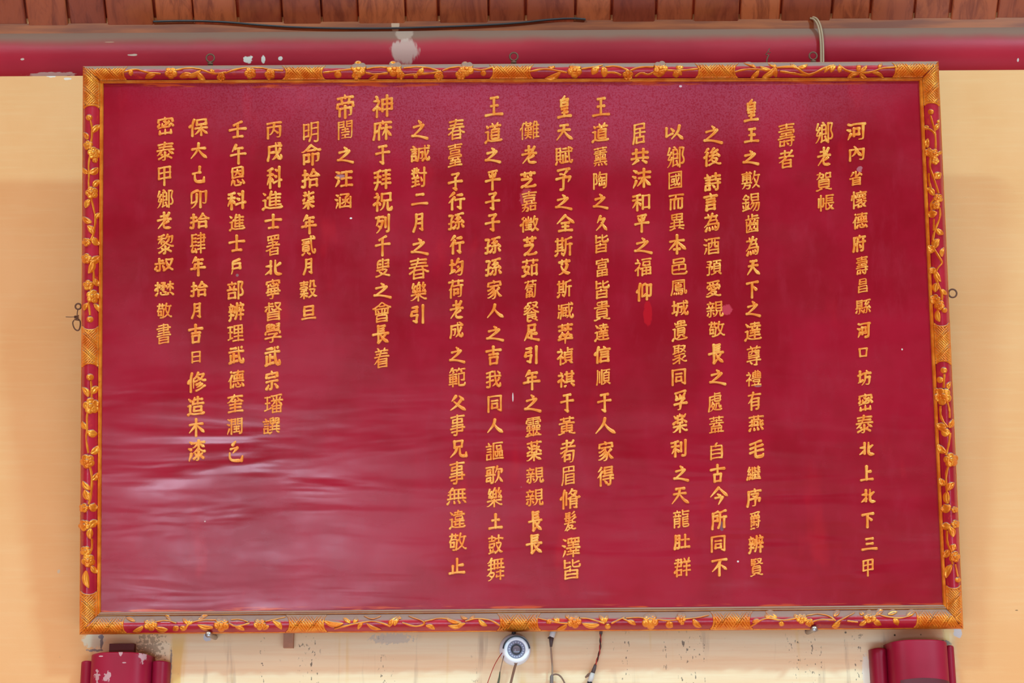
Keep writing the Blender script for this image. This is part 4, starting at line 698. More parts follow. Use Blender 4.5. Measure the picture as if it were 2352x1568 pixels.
    35242: ((10, 65, 50, 65), (43, 82, 40, 72, 40, 65), (68, 43, 61, 44, 61, 96, 93, 96, 94, 44, 68, 43), (61, 61, 94, 61), (19, 37, 13, 23), (12, 90, 48, 90), (11, 48, 49, 48), (20, 81, 22, 74, 21, 65), (32, 65, 32, 16, 30, 13, 23, 13), (44, 37, 49, 27), (61, 78, 94, 78), (84, 43, 84, 14, 86, 12, 99, 13, 101, 23, 99, 27), (25, 101, 30, 99, 31, 90), (68, 43, 67, 32, 63, 21, 55, 13, 49, 13),),
    35328: ((27, 69, 83, 69), (27, 53, 84, 53), (11, 85, 99, 85), (53, 100, 58, 93, 59, 85), (26, 14, 84, 14), (26, 14, 27, 36, 84, 36, 84, 14),),
    35433: ((56, 36, 61, 33, 66, 25), (49, 67, 100, 67), (74, 100, 74, 67), (15, 53, 38, 53), (87, 57, 87, 13, 86, 11, 76, 11), (53, 88, 96, 88), (15, 68, 38, 68), (10, 83, 40, 83), (23, 100, 27, 92, 26, 83), (14, 14, 38, 15, 37, 39, 14, 38, 14, 14), (50, 47, 99, 47),),
    35488: ((83, 27, 79, 25, 68, 12), (14, 17, 31, 17, 38, 13, 42, 13), (98, 81, 49, 81, 48, 39, 42, 13), (14, 55, 33, 55), (96, 65, 91, 46, 88, 41, 84, 40), (19, 100, 22, 99, 26, 92), (49, 60, 67, 60, 66, 28, 63, 24, 56, 24, 54, 26), (79, 99, 79, 71, 81, 44, 84, 37, 83, 30, 88, 17, 92, 13, 96, 13, 99, 16, 101, 23, 100, 30), (10, 83, 36, 83), (14, 12, 14, 41, 34, 40, 34, 17), (14, 69, 33, 69), (94, 97, 98, 92),),
    35635: ((14, 68, 33, 68), (97, 94, 49, 94, 49, 15, 101, 14), (10, 82, 37, 82), (13, 15, 35, 15, 34, 40, 13, 39, 13, 15), (22, 99, 25, 91), (14, 54, 34, 54), (72, 62, 66, 63, 66, 80, 90, 80, 90, 62, 72, 62), (67, 28, 59, 28, 59, 51, 73, 50, 73, 28, 67, 28), (85, 28, 84, 51, 97, 51, 98, 28, 85, 28),),
    35668: ((49, 49, 99, 49), (10, 84, 38, 84), (78, 83, 97, 83, 98, 96, 96, 98, 78, 97, 78, 73, 80, 69, 83, 68, 97, 68, 101, 71, 100, 76), (61, 58, 61, 31), (15, 69, 36, 69), (21, 100, 27, 92, 27, 84), (85, 58, 85, 31), (48, 84, 67, 84, 66, 98, 48, 97, 48, 73, 50, 69, 53, 68, 65, 68, 69, 70, 72, 76), (85, 22, 97, 14), (46, 31, 100, 31), (47, 12, 58, 18), (15, 55, 36, 55), (14, 16, 36, 17, 35, 41, 14, 41, 14, 16),),
    36019: ((71, 100, 72, 66, 79, 26, 88, 12, 96, 11, 100, 18, 100, 27, 98, 30), (11, 87, 94, 87), (18, 76, 55, 76), (57, 46, 57, 36), (17, 46, 57, 46), (17, 46, 17, 54, 19, 56, 55, 56, 57, 54, 57, 46), (17, 46, 17, 36), (84, 101, 94, 95, 94, 87), (13, 66, 61, 66), (13, 11, 28, 19), (47, 19, 61, 11), (17, 36, 17, 29, 20, 26, 55, 26, 57, 28, 57, 36), (17, 36, 57, 36),),
    36020: ((68, 18, 80, 16, 92, 11, 102, 11), (12, 71, 98, 71), (55, 96, 55, 71), (12, 12, 16, 10, 38, 18, 42, 18), (25, 37, 86, 37), (25, 48, 86, 48), (55, 82, 28, 82, 26, 84, 26, 94, 28, 96, 85, 95, 84, 82, 55, 82), (86, 37, 85, 25, 26, 25, 25, 58, 27, 60, 84, 60, 86, 59, 86, 37),),
    36032: ((69, 19, 74, 19, 94, 11, 101, 11), (13, 12, 17, 10, 39, 19, 43, 19), (32, 100, 27, 82, 18, 72, 13, 70), (26, 52, 87, 52), (26, 39, 87, 39), (14, 94, 52, 94, 53, 86, 51, 77, 49, 75, 39, 74, 34, 78), (75, 95, 67, 94, 68, 75, 96, 75, 95, 95, 75, 95), (87, 52, 86, 26, 28, 26, 26, 28, 26, 62, 28, 64, 85, 64, 87, 63, 87, 52),),
    36066: ((62, 93, 66, 92, 75, 79), (51, 101, 16, 101, 15, 71, 52, 71, 54, 73, 62, 71, 74, 76, 75, 79, 81, 79, 83, 75, 95, 69, 103, 71), (34, 100, 34, 91), (34, 80, 34, 71), (15, 91, 47, 91, 49, 89, 49, 82, 15, 81), (24, 50, 86, 50), (11, 13, 18, 12, 37, 19, 41, 19), (61, 99, 93, 99, 92, 92, 81, 79), (24, 38, 86, 38), (66, 19, 73, 19, 95, 11, 102, 12), (24, 50, 24, 28, 26, 26, 84, 26, 86, 28, 86, 59, 83, 62, 26, 62, 24, 60, 24, 50),),
    36070: ((50, 58, 51, 18), (46, 76, 98, 76), (15, 76, 37, 76), (34, 28, 38, 19, 45, 16, 76, 22), (64, 67, 65, 21), (50, 92, 70, 92), (19, 28, 13, 14), (15, 57, 37, 57), (82, 98, 83, 58, 87, 26, 90, 18, 95, 14, 100, 19, 101, 28), (64, 48, 74, 48), (91, 97, 99, 87), (37, 76, 37, 38, 16, 37, 15, 96, 36, 96, 37, 76),),
    36275: ((55, 45, 91, 45), (55, 69, 55, 18), (28, 37, 44, 21, 58, 16, 71, 14, 97, 14, 103, 18), (29, 53, 28, 43, 24, 32, 19, 22, 12, 15), (55, 69, 24, 69, 24, 98, 88, 97, 88, 69, 55, 69),),
    36776: ((49, 79, 46, 52), (12, 39, 38, 39), (24, 58, 23, 27, 19, 17, 15, 12, 13, 12), (11, 87, 37, 87), (20, 100, 23, 98, 25, 87), (71, 58, 101, 58), (85, 58, 85, 11), (72, 37, 98, 37), (10, 59, 38, 59), (34, 78, 30, 59), (72, 87, 98, 87), (61, 99, 61, 52, 58, 35, 50, 18), (96, 79, 91, 59), (76, 78, 78, 67), (82, 101, 86, 94, 87, 87), (15, 79, 18, 67, 16, 64, 16, 59),),
    36896: ((68, 99, 68, 67), (47, 87, 93, 87), (37, 66, 99, 66), (15, 94, 26, 83), (24, 22, 13, 15), (24, 22, 48, 12, 88, 12, 99, 13, 103, 17), (11, 59, 24, 59, 24, 22), (50, 99, 48, 90, 40, 78), (46, 32, 46, 28, 89, 28, 89, 50, 46, 51, 46, 32),),
    36914: ((72, 97, 75, 91, 74, 31), (14, 97, 22, 89), (48, 84, 96, 84), (46, 49, 92, 49), (53, 100, 46, 82, 46, 32, 98, 31), (45, 76, 39, 74, 35, 69), (24, 23, 15, 18, 13, 15), (24, 23, 31, 22, 42, 15, 55, 13, 96, 13, 103, 18), (12, 60, 24, 59, 24, 23), (46, 66, 94, 66),),
    36947: ((67, 85, 65, 71), (20, 90, 25, 83), (46, 56, 90, 56), (52, 100, 55, 95, 55, 86), (46, 41, 90, 41), (39, 86, 98, 86), (26, 22, 19, 20, 12, 13), (26, 22, 29, 22, 36, 17, 49, 12, 94, 12, 104, 16), (11, 62, 26, 61, 26, 22), (85, 100, 81, 94, 79, 86), (65, 71, 90, 69, 89, 26, 48, 26, 46, 28, 46, 69, 65, 71),),
    36948: ((67, 99, 67, 79), (44, 92, 92, 92), (83, 78, 83, 71, 80, 66, 80, 60), (37, 78, 99, 78), (40, 60, 97, 60), (11, 57, 24, 57, 24, 25), (43, 47, 93, 47), (24, 25, 47, 13, 98, 13, 103, 17), (38, 33, 98, 33), (67, 60, 67, 24), (15, 95, 26, 83), (24, 25, 19, 23, 11, 14), (53, 78, 52, 72, 54, 67, 54, 60), (48, 73, 52, 72),),
    36949: ((44, 92, 86, 92, 86, 80), (63, 99, 63, 95, 59, 89, 58, 80), (16, 95, 26, 84), (39, 45, 98, 45), (74, 55, 74, 22), (37, 79, 100, 79), (26, 22, 20, 20, 12, 13), (26, 22, 52, 12, 89, 12, 99, 13, 103, 17), (14, 59, 26, 58, 26, 22), (46, 44, 46, 30, 97, 30), (74, 55, 47, 56, 46, 68, 48, 70, 88, 70, 90, 69, 90, 57, 74, 55),),
    36986: ((45, 54, 89, 54), (45, 45, 89, 45), (35, 74, 98, 74), (66, 95, 66, 75), (25, 91, 29, 85), (26, 25, 42, 15, 52, 13, 98, 14, 103, 18), (26, 25, 20, 24, 12, 15), (13, 64, 26, 63, 26, 25), (76, 35, 76, 30, 93, 23), (57, 33, 52, 27, 42, 23, 40, 19), (89, 54, 89, 37, 87, 35, 45, 36, 46, 64, 87, 64, 89, 62, 89, 54), (66, 95, 45, 95, 44, 84, 89, 85, 89, 94, 87, 95, 66, 95),),
    37009: ((13, 39, 88, 39, 89, 64, 87, 66, 14, 66, 13, 21, 15, 15, 22, 11, 83, 10, 91, 12, 96, 18, 96, 22), (51, 65, 51, 40), (76, 81, 21, 81, 20, 100, 80, 101, 82, 99, 82, 82, 76, 81),),
    37096: ((11, 59, 59, 59), (50, 78, 45, 65, 45, 59), (14, 88, 57, 88), (34, 100, 36, 88), (17, 16, 54, 16), (17, 16, 18, 42, 53, 42, 54, 16), (22, 79, 26, 68), (82, 26, 94, 26, 98, 34, 98, 42, 95, 52, 87, 63, 96, 87, 97, 94, 73, 95, 73, 10),),
    37129: ((61, 37, 68, 16), (40, 16, 42, 16, 44, 19, 65, 23), (35, 56, 34, 48, 27, 29, 17, 16, 13, 14), (17, 47, 20, 45, 32, 46), (87, 26, 94, 25, 99, 31, 100, 38, 98, 49, 90, 63, 99, 94, 97, 96, 78, 96, 78, 10), (33, 80, 30, 72, 25, 67, 25, 64, 17, 53, 17, 47), (14, 71, 26, 70), (44, 70, 65, 70), (55, 90, 44, 90, 44, 19), (48, 102, 54, 98, 54, 95, 58, 90, 65, 89, 65, 50, 44, 50), (24, 99, 19, 84, 15, 78, 14, 71),),
    37202: ((12, 70, 23, 64, 26, 65), (41, 16, 96, 16), (41, 16, 41, 73, 95, 74, 96, 16), (59, 95, 59, 59, 51, 49, 41, 49), (16, 99, 27, 92), (77, 96, 76, 55, 79, 52, 96, 52), (37, 96, 100, 96), (26, 46, 27, 41, 15, 16), (41, 35, 96, 35),),
    37675: ((66, 64, 63, 52, 56, 43), (66, 64, 58, 64, 58, 96, 94, 96, 95, 64, 66, 64), (14, 55, 44, 55), (16, 78, 20, 73, 41, 73), (30, 95, 25, 92, 16, 78), (29, 73, 30, 19), (63, 49, 99, 49, 99, 33, 96, 14, 93, 10, 90, 9, 86, 9, 83, 12), (58, 80, 95, 80), (15, 15, 41, 20, 47, 24), (71, 49, 71, 42, 68, 36, 54, 19), (45, 45, 42, 43, 39, 30), (16, 42, 19, 29), (86, 49, 86, 42, 83, 34, 77, 22, 68, 11), (30, 95, 43, 86, 47, 80),),
    38263: ((10, 52, 98, 52), (29, 83, 84, 83), (71, 29, 73, 32, 89, 42, 95, 43), (87, 99, 29, 98, 27, 16), (53, 51, 58, 39, 72, 25, 86, 17, 95, 14, 101, 16), (29, 68, 84, 68), (27, 16, 37, 16, 56, 21, 60, 25),),
    38312: ((13, 87, 46, 87), (97, 72, 64, 73, 64, 100, 97, 101, 96, 12, 88, 11, 81, 15, 30, 15), (36, 58, 74, 58), (13, 72, 46, 73, 46, 101, 13, 100, 13, 11), (64, 87, 97, 87), (54, 30, 54, 16), (35, 30, 75, 30), (31, 44, 79, 44), (54, 64, 54, 45),),
    38518: ((58, 76, 56, 69, 48, 60), (56, 69, 82, 68), (49, 40, 50, 26, 81, 26, 82, 39), (66, 68, 66, 27), (54, 101, 51, 89, 39, 70), (26, 35, 32, 36, 36, 44, 33, 60, 26, 70, 33, 87, 34, 95, 13, 96, 13, 10), (51, 86, 97, 85, 97, 42, 95, 19, 93, 13, 90, 10, 78, 10), (47, 50, 85, 50),),
    38728: ((10, 11, 101, 11), (76, 26, 91, 18, 91, 11), (24, 79, 42, 79), (55, 99, 55, 70), (20, 18, 20, 11), (31, 26, 20, 18), (13, 78, 14, 89, 96, 89, 98, 87, 98, 78), (32, 38, 31, 26), (17, 38, 94, 38), (67, 70, 88, 70), (21, 70, 42, 70), (76, 26, 66, 19, 66, 11), (55, 38, 55, 12), (77, 38, 76, 26), (19, 99, 92, 99), (67, 79, 86, 79), (31, 26, 42, 20), (52, 61, 46, 60, 46, 48, 64, 48, 64, 60, 52, 61), (95, 54, 94, 48, 77, 48, 76, 60, 93, 61, 95, 59, 95, 54), (16, 51, 17, 48, 34, 48, 34, 60, 17, 61, 16, 51),),
    38918: ((77, 96, 76, 81), (59, 64, 95, 64), (59, 48, 95, 48), (56, 97, 97, 97), (30, 90, 30, 28), (16, 98, 16, 43, 11, 16), (53, 14, 59, 16, 67, 23, 71, 23), (83, 23, 88, 23, 97, 15, 99, 15), (44, 98, 44, 17), (76, 81, 95, 80, 94, 32, 61, 32, 59, 34, 59, 79, 76, 81),),
    38928: ((53, 98, 98, 98), (57, 65, 95, 65), (75, 97, 73, 82), (87, 22, 99, 14), (10, 64, 35, 64), (17, 83, 31, 75, 35, 71, 35, 67, 38, 64, 45, 64, 45, 57, 41, 47), (12, 98, 40, 97, 39, 90, 29, 78), (57, 49, 95, 49), (27, 63, 27, 17, 25, 14, 15, 14), (43, 15, 49, 14, 67, 24), (95, 65, 94, 32, 57, 33, 57, 81, 94, 81, 95, 65),),
    39184: ((58, 30, 58, 24, 78, 18, 91, 12), (86, 26, 82, 22, 81, 18), (31, 30, 80, 31), (33, 96, 52, 96), (31, 52, 30, 13, 35, 12, 54, 15), (12, 76, 25, 87, 45, 85, 45, 81, 35, 71, 18, 62, 12, 62), (20, 75, 26, 74, 29, 70), (65, 73, 68, 72, 74, 75, 75, 78, 82, 78, 84, 75, 93, 70), (33, 96, 33, 86), (31, 52, 34, 50, 80, 49), (81, 54, 80, 31), (62, 86, 72, 83, 75, 78), (31, 40, 80, 40), (80, 31, 86, 26), (63, 96, 91, 96, 91, 91, 83, 82, 82, 78), (9, 49, 15, 48, 27, 52, 40, 59, 53, 69, 57, 70, 64, 63, 84, 53, 98, 49), (53, 57, 56, 55, 57, 51),),
    39662: ((23, 82, 53, 82), (48, 72, 50, 62, 53, 62, 55, 59), (12, 73, 59, 73), (56, 100, 23, 99, 23, 76, 26, 68, 22, 63, 22, 60), (68, 91, 71, 90, 77, 92, 92, 100), (23, 90, 54, 90), (22, 60, 50, 62), (32, 10, 55, 15, 59, 18, 65, 18, 73, 14, 93, 10, 102, 13), (40, 33, 48, 24, 55, 21, 56, 18), (40, 33, 81, 33, 80, 28, 72, 23, 68, 18), (44, 52, 43, 46, 39, 42, 39, 37, 22, 17, 13, 11), (12, 46, 99, 46), (67, 60, 72, 59, 73, 55, 79, 52, 80, 46), (72, 59, 75, 62, 88, 65, 98, 71, 104, 71), (67, 77, 75, 76, 96, 85),),
    40179: ((52, 28, 54, 20), (36, 66, 36, 46), (36, 66, 71, 66), (36, 66, 36, 73, 38, 75, 70, 75, 71, 66), (36, 46, 37, 37, 76, 37, 78, 35, 75, 16, 72, 14, 64, 14), (36, 46, 79, 46), (64, 28, 66, 24), (42, 26, 43, 18), (53, 85, 52, 76), (32, 86, 77, 86), (36, 56, 70, 56, 71, 66), (12, 16, 21, 49, 22, 97, 87, 97, 90, 26, 93, 18, 95, 16, 99, 16, 102, 25, 100, 34), (31, 26, 28, 19),),
    40643: ((55, 67, 55, 27), (24, 41, 87, 41), (37, 100, 38, 79, 73, 79, 74, 100), (17, 93, 94, 93), (8, 12, 14, 10, 38, 20), (38, 26, 38, 20), (73, 20, 96, 11, 104, 12), (11, 68, 99, 68), (73, 26, 73, 20), (24, 41, 25, 26, 87, 27, 87, 55, 24, 55, 24, 41),),
    40654: ((81, 38, 78, 37, 70, 27), (80, 89, 79, 82, 75, 74, 67, 65, 62, 65, 41, 50, 22, 41, 14, 38, 8, 40), (14, 95, 29, 96, 46, 100), (55, 44, 55, 13, 53, 10, 45, 11), (32, 38, 36, 34), (67, 90, 97, 89, 97, 77, 94, 62, 91, 59, 84, 59), (12, 83, 49, 83, 52, 80, 58, 79, 67, 93, 69, 100), (32, 79, 13, 62), (32, 79, 47, 68), (58, 60, 66, 53, 86, 43, 94, 40, 101, 41), (32, 96, 32, 59), (18, 16, 30, 19, 48, 27, 58, 28, 67, 27, 89, 16),),
    40723: ((63, 61, 62, 54, 64, 49, 80, 24, 97, 12, 103, 14), (53, 80, 58, 83, 99, 83, 101, 80, 104, 80), (11, 91, 50, 91, 58, 83), (14, 75, 48, 75), (31, 99, 31, 75), (78, 99, 78, 61), (11, 15, 51, 20), (63, 61, 94, 61, 95, 56, 88, 40, 75, 24, 63, 15, 55, 12), (41, 34, 39, 19), (20, 34, 22, 26), (37, 43, 17, 43, 16, 61, 46, 61, 46, 44, 37, 43),),
    40786: ((55, 100, 55, 77), (55, 92, 90, 92), (41, 39, 40, 32, 29, 23), (40, 32, 50, 26), (11, 77, 99, 77), (73, 70, 59, 53, 59, 46), (17, 65, 18, 14, 93, 14), (17, 46, 93, 46), (68, 31, 82, 23), (73, 40, 70, 38, 68, 31), (41, 69, 40, 62, 29, 53, 29, 46), (93, 65, 93, 14), (28, 95, 28, 77), (40, 62, 49, 57), (68, 61, 82, 53, 82, 46),),
    40845: ((30, 101, 32, 91), (16, 43, 46, 43), (16, 10, 16, 57, 46, 57, 46, 14, 44, 11, 37, 11), (16, 30, 46, 30), (64, 37, 94, 37), (64, 92, 98, 92), (64, 99, 65, 77, 94, 76, 93, 61, 64, 60, 65, 13, 69, 10, 95, 10, 100, 15, 98, 23, 95, 25, 64, 25), (10, 70, 51, 70), (42, 82, 39, 70), (12, 91, 49, 91), (64, 49, 95, 49), (20, 83, 22, 70),),
}
COLUMNS = (
    ((27827, 1943, 281, 1989, 324), (20839, 1949, 334, 1986, 372), (30465, 1949, 392, 1981, 428), (25079, 1953, 436, 1992, 482), (24503, 1956, 486, 1994, 528), (24220, 1957, 538, 1989, 581), (22781, 1964, 586, 1995, 633), (26124, 1969, 637, 1994, 675), (32291, 1963, 685, 2001, 724), (27827, 1967, 739, 2000, 778), (21475, 1971, 797, 1994, 821), (22346, 1968, 848, 2002, 887), (23494, 1970, 902, 2005, 945), (27888, 1964, 952, 2006, 997), (21271, 1972, 1013, 2009, 1047), (19978, 1975, 1068, 2007, 1106), (21271, 1976, 1121, 2012, 1156), (19979, 1978, 1176, 2008, 1213), (19977, 1978, 1233, 2016, 1265), (30002, 1980, 1282, 2007, 1325),),
    ((37129, 1871, 279, 1915, 332), (32769, 1876, 337, 1909, 383), (36032, 1873, 394, 1912, 442), (24115, 1877, 445, 1917, 487),),
    ((22781, 1785, 282, 1827, 339), (32773, 1787, 343, 1824, 388),),
    ((30343, 1708, 226, 1743, 281), (29579, 1708, 293, 1744, 329), (20043, 1705, 344, 1744, 380), (25975, 1701, 391, 1747, 437), (37675, 1703, 442, 1746, 488), (40786, 1710, 490, 1745, 537), (28858, 1711, 542, 1744, 589), (22825, 1714, 596, 1747, 634), (19979, 1713, 644, 1743, 686), (20043, 1712, 690, 1748, 728), (36948, 1709, 737, 1750, 785), (23562, 1713, 791, 1749, 841), (31150, 1712, 849, 1750, 889), (26377, 1716, 899, 1749, 944), (29141, 1718, 951, 1755, 992), (27611, 1720, 1009, 1756, 1052), (32380, 1713, 1068, 1749, 1105), (24207, 1714, 1120, 1750, 1166), (29237, 1721, 1170, 1748, 1220), (36776, 1717, 1226, 1755, 1273), (36066, 1722, 1279, 1754, 1326),),
    ((20043, 1615, 287, 1660, 331), (24460, 1615, 338, 1657, 384), (35433, 1616, 396, 1657, 440), (35328, 1615, 442, 1649, 485), (28858, 1615, 488, 1653, 534), (37202, 1614, 544, 1654, 587), (38928, 1620, 595, 1658, 635), (24859, 1620, 642, 1657, 685), (35242, 1621, 690, 1663, 731), (25964, 1626, 736, 1666, 776), (38263, 1626, 788, 1663, 836), (20043, 1628, 847, 1668, 885), (34389, 1625, 899, 1660, 948), (33995, 1627, 953, 1664, 997), (33258, 1630, 1014, 1661, 1058), (21476, 1630, 1065, 1666, 1109), (20170, 1629, 1117, 1673, 1161), (25152, 1633, 1169, 1670, 1218), (21516, 1632, 1228, 1667, 1270), (19981, 1633, 1281, 1671, 1324),),
    ((20197, 1528, 286, 1571, 322), (37129, 1530, 335, 1574, 388), (22283, 1534, 391, 1568, 437), (32780, 1535, 444, 1572, 484), (30064, 1536, 488, 1573, 532), (26412, 1534, 538, 1577, 585), (37009, 1541, 591, 1580, 635), (40179, 1539, 640, 1580, 681), (22478, 1541, 687, 1583, 727), (36986, 1542, 733, 1580, 786), (32858, 1543, 790, 1579, 838), (21516, 1542, 845, 1576, 887), (23386, 1546, 894, 1579, 944), (27005, 1543, 948, 1580, 996), (21033, 1539, 1008, 1577, 1051), (20043, 1546, 1068, 1583, 1106), (22825, 1541, 1118, 1584, 1160), (40845, 1544, 1169, 1585, 1215), (32922, 1546, 1225, 1586, 1264), (32676, 1547, 1277, 1588, 1327),),
    ((23621, 1451, 281, 1484, 334), (20849, 1448, 340, 1491, 381), (27819, 1450, 386, 1496, 435), (21644, 1450, 445, 1494, 486), (24179, 1456, 491, 1492, 535), (20043, 1456, 544, 1499, 584), (31119, 1456, 591, 1497, 636), (20208, 1460, 649, 1498, 693),),
    ((29579, 1359, 223, 1401, 269), (36947, 1358, 280, 1399, 329), (34224, 1362, 335, 1396, 385), (38518, 1361, 393, 1396, 437), (20043, 1361, 444, 1398, 481), (20037, 1367, 494, 1396, 532), (30342, 1366, 537, 1399, 583), (23500, 1367, 591, 1399, 638), (30342, 1367, 642, 1401, 688), (36020, 1363, 689, 1403, 740), (36948, 1364, 741, 1400, 786), (20449, 1364, 793, 1403, 836), (38918, 1368, 845, 1403, 887), (20110, 1371, 902, 1405, 947), (20154, 1366, 958, 1415, 998), (23478, 1372, 1012, 1411, 1061), (24471, 1370, 1069, 1411, 1118),),
    ((30343, 1279, 218, 1313, 273), (22825, 1276, 284, 1317, 325), (36070, 1274, 335, 1317, 381), (20104, 1275, 385, 1312, 439), (20043, 1274, 445, 1315, 483), (20840, 1277, 492, 1321, 534), (26031, 1273, 542, 1316, 591), (33406, 1281, 593, 1311, 634), (26031, 1278, 641, 1314, 685), (33255, 1279, 691, 1319, 735), (33795, 1280, 740, 1316, 791), (31118, 1278, 796, 1318, 840), (31098, 1280, 850, 1321, 891), (20110, 1286, 903, 1319, 947), (40643, 1281, 955, 1323, 1002), (32775, 1285, 1009, 1323, 1064), (30473, 1288, 1068, 1321, 1117), (33065, 1285, 1121, 1333, 1171), (39662, 1294, 1172, 1325, 1222), (28580, 1289, 1232, 1334, 1282), (30342, 1294, 1283, 1335, 1332),),
    ((20794, 1192, 276, 1240, 323), (32769, 1197, 334, 1234, 378), (33437, 1194, 392, 1232, 433), (22025, 1196, 438, 1234, 489), (24501, 1193, 494, 1238, 535), (33437, 1201, 540, 1234, 589), (33593, 1197, 592, 1237, 638), (34068, 1203, 640, 1234, 686), (39184, 1201, 690, 1239, 742), (36275, 1202, 743, 1240, 785), (24341, 1204, 793, 1235, 836), (24180, 1200, 849, 1241, 897), (20043, 1203, 905, 1243, 947), (38728, 1205, 955, 1245, 1006), (34220, 1207, 1009, 1245, 1062), (35242, 1207, 1071, 1251, 1112), (35242, 1206, 1121, 1250, 1164), (38263, 1212, 1172, 1246, 1221), (38263, 1207, 1226, 1246, 1272),),
    ((29579, 1113, 221, 1156, 269), (36947, 1112, 279, 1154, 331), (20043, 1113, 338, 1151, 375), (24179, 1113, 389, 1150, 438), (23376, 1113, 441, 1149, 483), (23376, 1113, 490, 1149, 531), (23403, 1112, 542, 1151, 585), (23403, 1113, 591, 1152, 636), (23478, 1117, 642, 1154, 689), (20154, 1117, 697, 1158, 732), (20043, 1116, 747, 1158, 784), (21513, 1114, 794, 1152, 839), (25105, 1115, 849, 1152, 893), (21516, 1119, 906, 1153, 949), (20154, 1117, 961, 1157, 996), (35635, 1114, 1013, 1158, 1059), (27468, 1113, 1068, 1157, 1112), (27138, 1116, 1118, 1155, 1167), (22303, 1121, 1179, 1155, 1217), (40723, 1120, 1226, 1157, 1274), (33310, 1116, 1280, 1160, 1337),),
    ((26149, 1028, 273, 1069, 323), (33274, 1027, 328, 1063, 387), (23376, 1028, 396, 1063, 438), (34892, 1028, 441, 1069, 484), (23403, 1028, 487, 1067, 530), (34892, 1031, 540, 1066, 585), (22343, 1030, 592, 1065, 635), (33655, 1028, 640, 1065, 687), (32769, 1032, 689, 1065, 734), (25104, 1031, 737, 1065, 779), (20043, 1031, 795, 1069, 834), (31684, 1029, 842, 1071, 891), (29238, 1032, 906, 1071, 945), (20107, 1032, 951, 1069, 1003), (20804, 1032, 1009, 1074, 1053), (20107, 1030, 1059, 1069, 1114), (28961, 1025, 1119, 1073, 1161), (36949, 1030, 1170, 1070, 1217), (25964, 1030, 1222, 1073, 1267), (27490, 1030, 1281, 1069, 1320),),
    ((20043, 944, 275, 984, 321), (35488, 941, 331, 989, 374), (23565, 943, 382, 981, 432), (20108, 944, 443, 984, 473), (26376, 947, 488, 973, 535), (20043, 943, 546, 985, 586), (26149, 938, 592, 986, 643), (27138, 941, 646, 981, 694), (24341, 942, 699, 974, 744),),
    ((31070, 855, 217, 903, 272), (24229, 855, 275, 901, 324), (20110, 861, 332, 896, 378), (25308, 857, 388, 899, 438), (31069, 856, 441, 903, 487), (21015, 861, 491, 896, 538), (21315, 860, 540, 897, 589), (21471, 861, 593, 897, 639), (20043, 857, 648, 900, 686), (26371, 854, 693, 899, 743), (38263, 854, 745, 894, 790), (30528, 857, 796, 895, 847),),
    ((24093, 772, 216, 814, 273), (38312, 775, 274, 811, 323), (20043, 773, 336, 813, 376), (27754, 767, 391, 811, 432), (28085, 767, 443, 808, 482),),
    ((26126, 695, 278, 733, 328), (21629, 690, 331, 738, 381), (25342, 691, 387, 736, 434), (26578, 693, 436, 724, 483), (24180, 691, 493, 728, 538), (36019, 691, 539, 727, 589), (26376, 695, 592, 718, 633), (31296, 687, 642, 730, 688), (26086, 691, 700, 727, 736),),
    ((19993, 611, 278, 648, 321), (25100, 612, 325, 649, 372), (31185, 611, 381, 649, 435), (36914, 601, 438, 650, 484), (22763, 607, 491, 648, 527), (32626, 609, 537, 644, 589), (21271, 607, 595, 649, 634), (23527, 609, 639, 645, 689), (30563, 606, 692, 649, 739), (23416, 606, 740, 647, 789), (27494, 607, 794, 645, 843), (23447, 609, 850, 640, 897), (29856, 605, 903, 651, 950), (35668, 602, 956, 645, 998),),
    ((22764, 525, 277, 567, 319), (21320, 527, 331, 566, 378), (24681, 528, 380, 563, 430), (31185, 521, 437, 566, 483), (36914, 525, 491, 564, 532), (22763, 524, 539, 563, 579), (25142, 529, 592, 554, 632), (37096, 520, 644, 561, 689), (36776, 523, 692, 562, 740), (29702, 521, 744, 561, 786), (27494, 524, 794, 562, 838), (24503, 522, 848, 562, 894), (22862, 520, 904, 561, 950), (28516, 519, 958, 558, 1001), (20062, 525, 1011, 560, 1061),),
    ((20445, 433, 271, 479, 315), (22823, 436, 327, 477, 367), (24050, 440, 381, 472, 421), (21359, 437, 435, 476, 481), (25342, 435, 488, 482, 527), (32902, 435, 532, 474, 583), (24180, 436, 589, 473, 635), (25342, 436, 645, 479, 684), (26376, 438, 694, 462, 734), (21513, 432, 744, 467, 790), (26085, 439, 805, 462, 836), (20462, 430, 853, 474, 903), (36896, 429, 909, 471, 956), (26408, 432, 960, 471, 1004), (28422, 431, 1009, 473, 1062),),
    ((23494, 360, 267, 400, 311), (27888, 358, 325, 401, 371), (30002, 362, 380, 394, 428), (37129, 359, 434, 400, 481), (32769, 360, 486, 395, 528), (40654, 359, 536, 400, 585), (21460, 354, 592, 399, 625), (25035, 354, 644, 401, 682), (25964, 359, 694, 396, 734), (26360, 358, 742, 394, 792),),
)
# ------------------------------------------------------------------ the setting
X0, X1 = -3.6, 3.6
mb = MB()
n = 2
mb.box(X0, X1, 0.0, 0.12, 0.0, 4.25)
structure(mb.build('wall_back', M['wall'], smooth=False), 'yellow limewashed wall behind the plaque')
mb = MB()
mb.box(-5, 5, -14, 0.12, -0.1, 0.0)
structure(mb.build('floor', M['floor'], smooth=False))

# round beam bedded in the top of the wall
R, YC = 0.091, 0.056
ZB = at(1176, 168, 0)[2]
ZC = ZB + sqrt(R * R - YC * YC)
P = []
for i in range(41):
    x = X0 + (X1 - X0) * i / 40
    P.append([(x, YC - R * cos(a), ZC + R * sin(a)) for a in np.linspace(-1.35, 1.5, 28)])
structure(MB().grid(P).build('roof_beam', M['beam']), 'round red painted beam along the top of the wall')

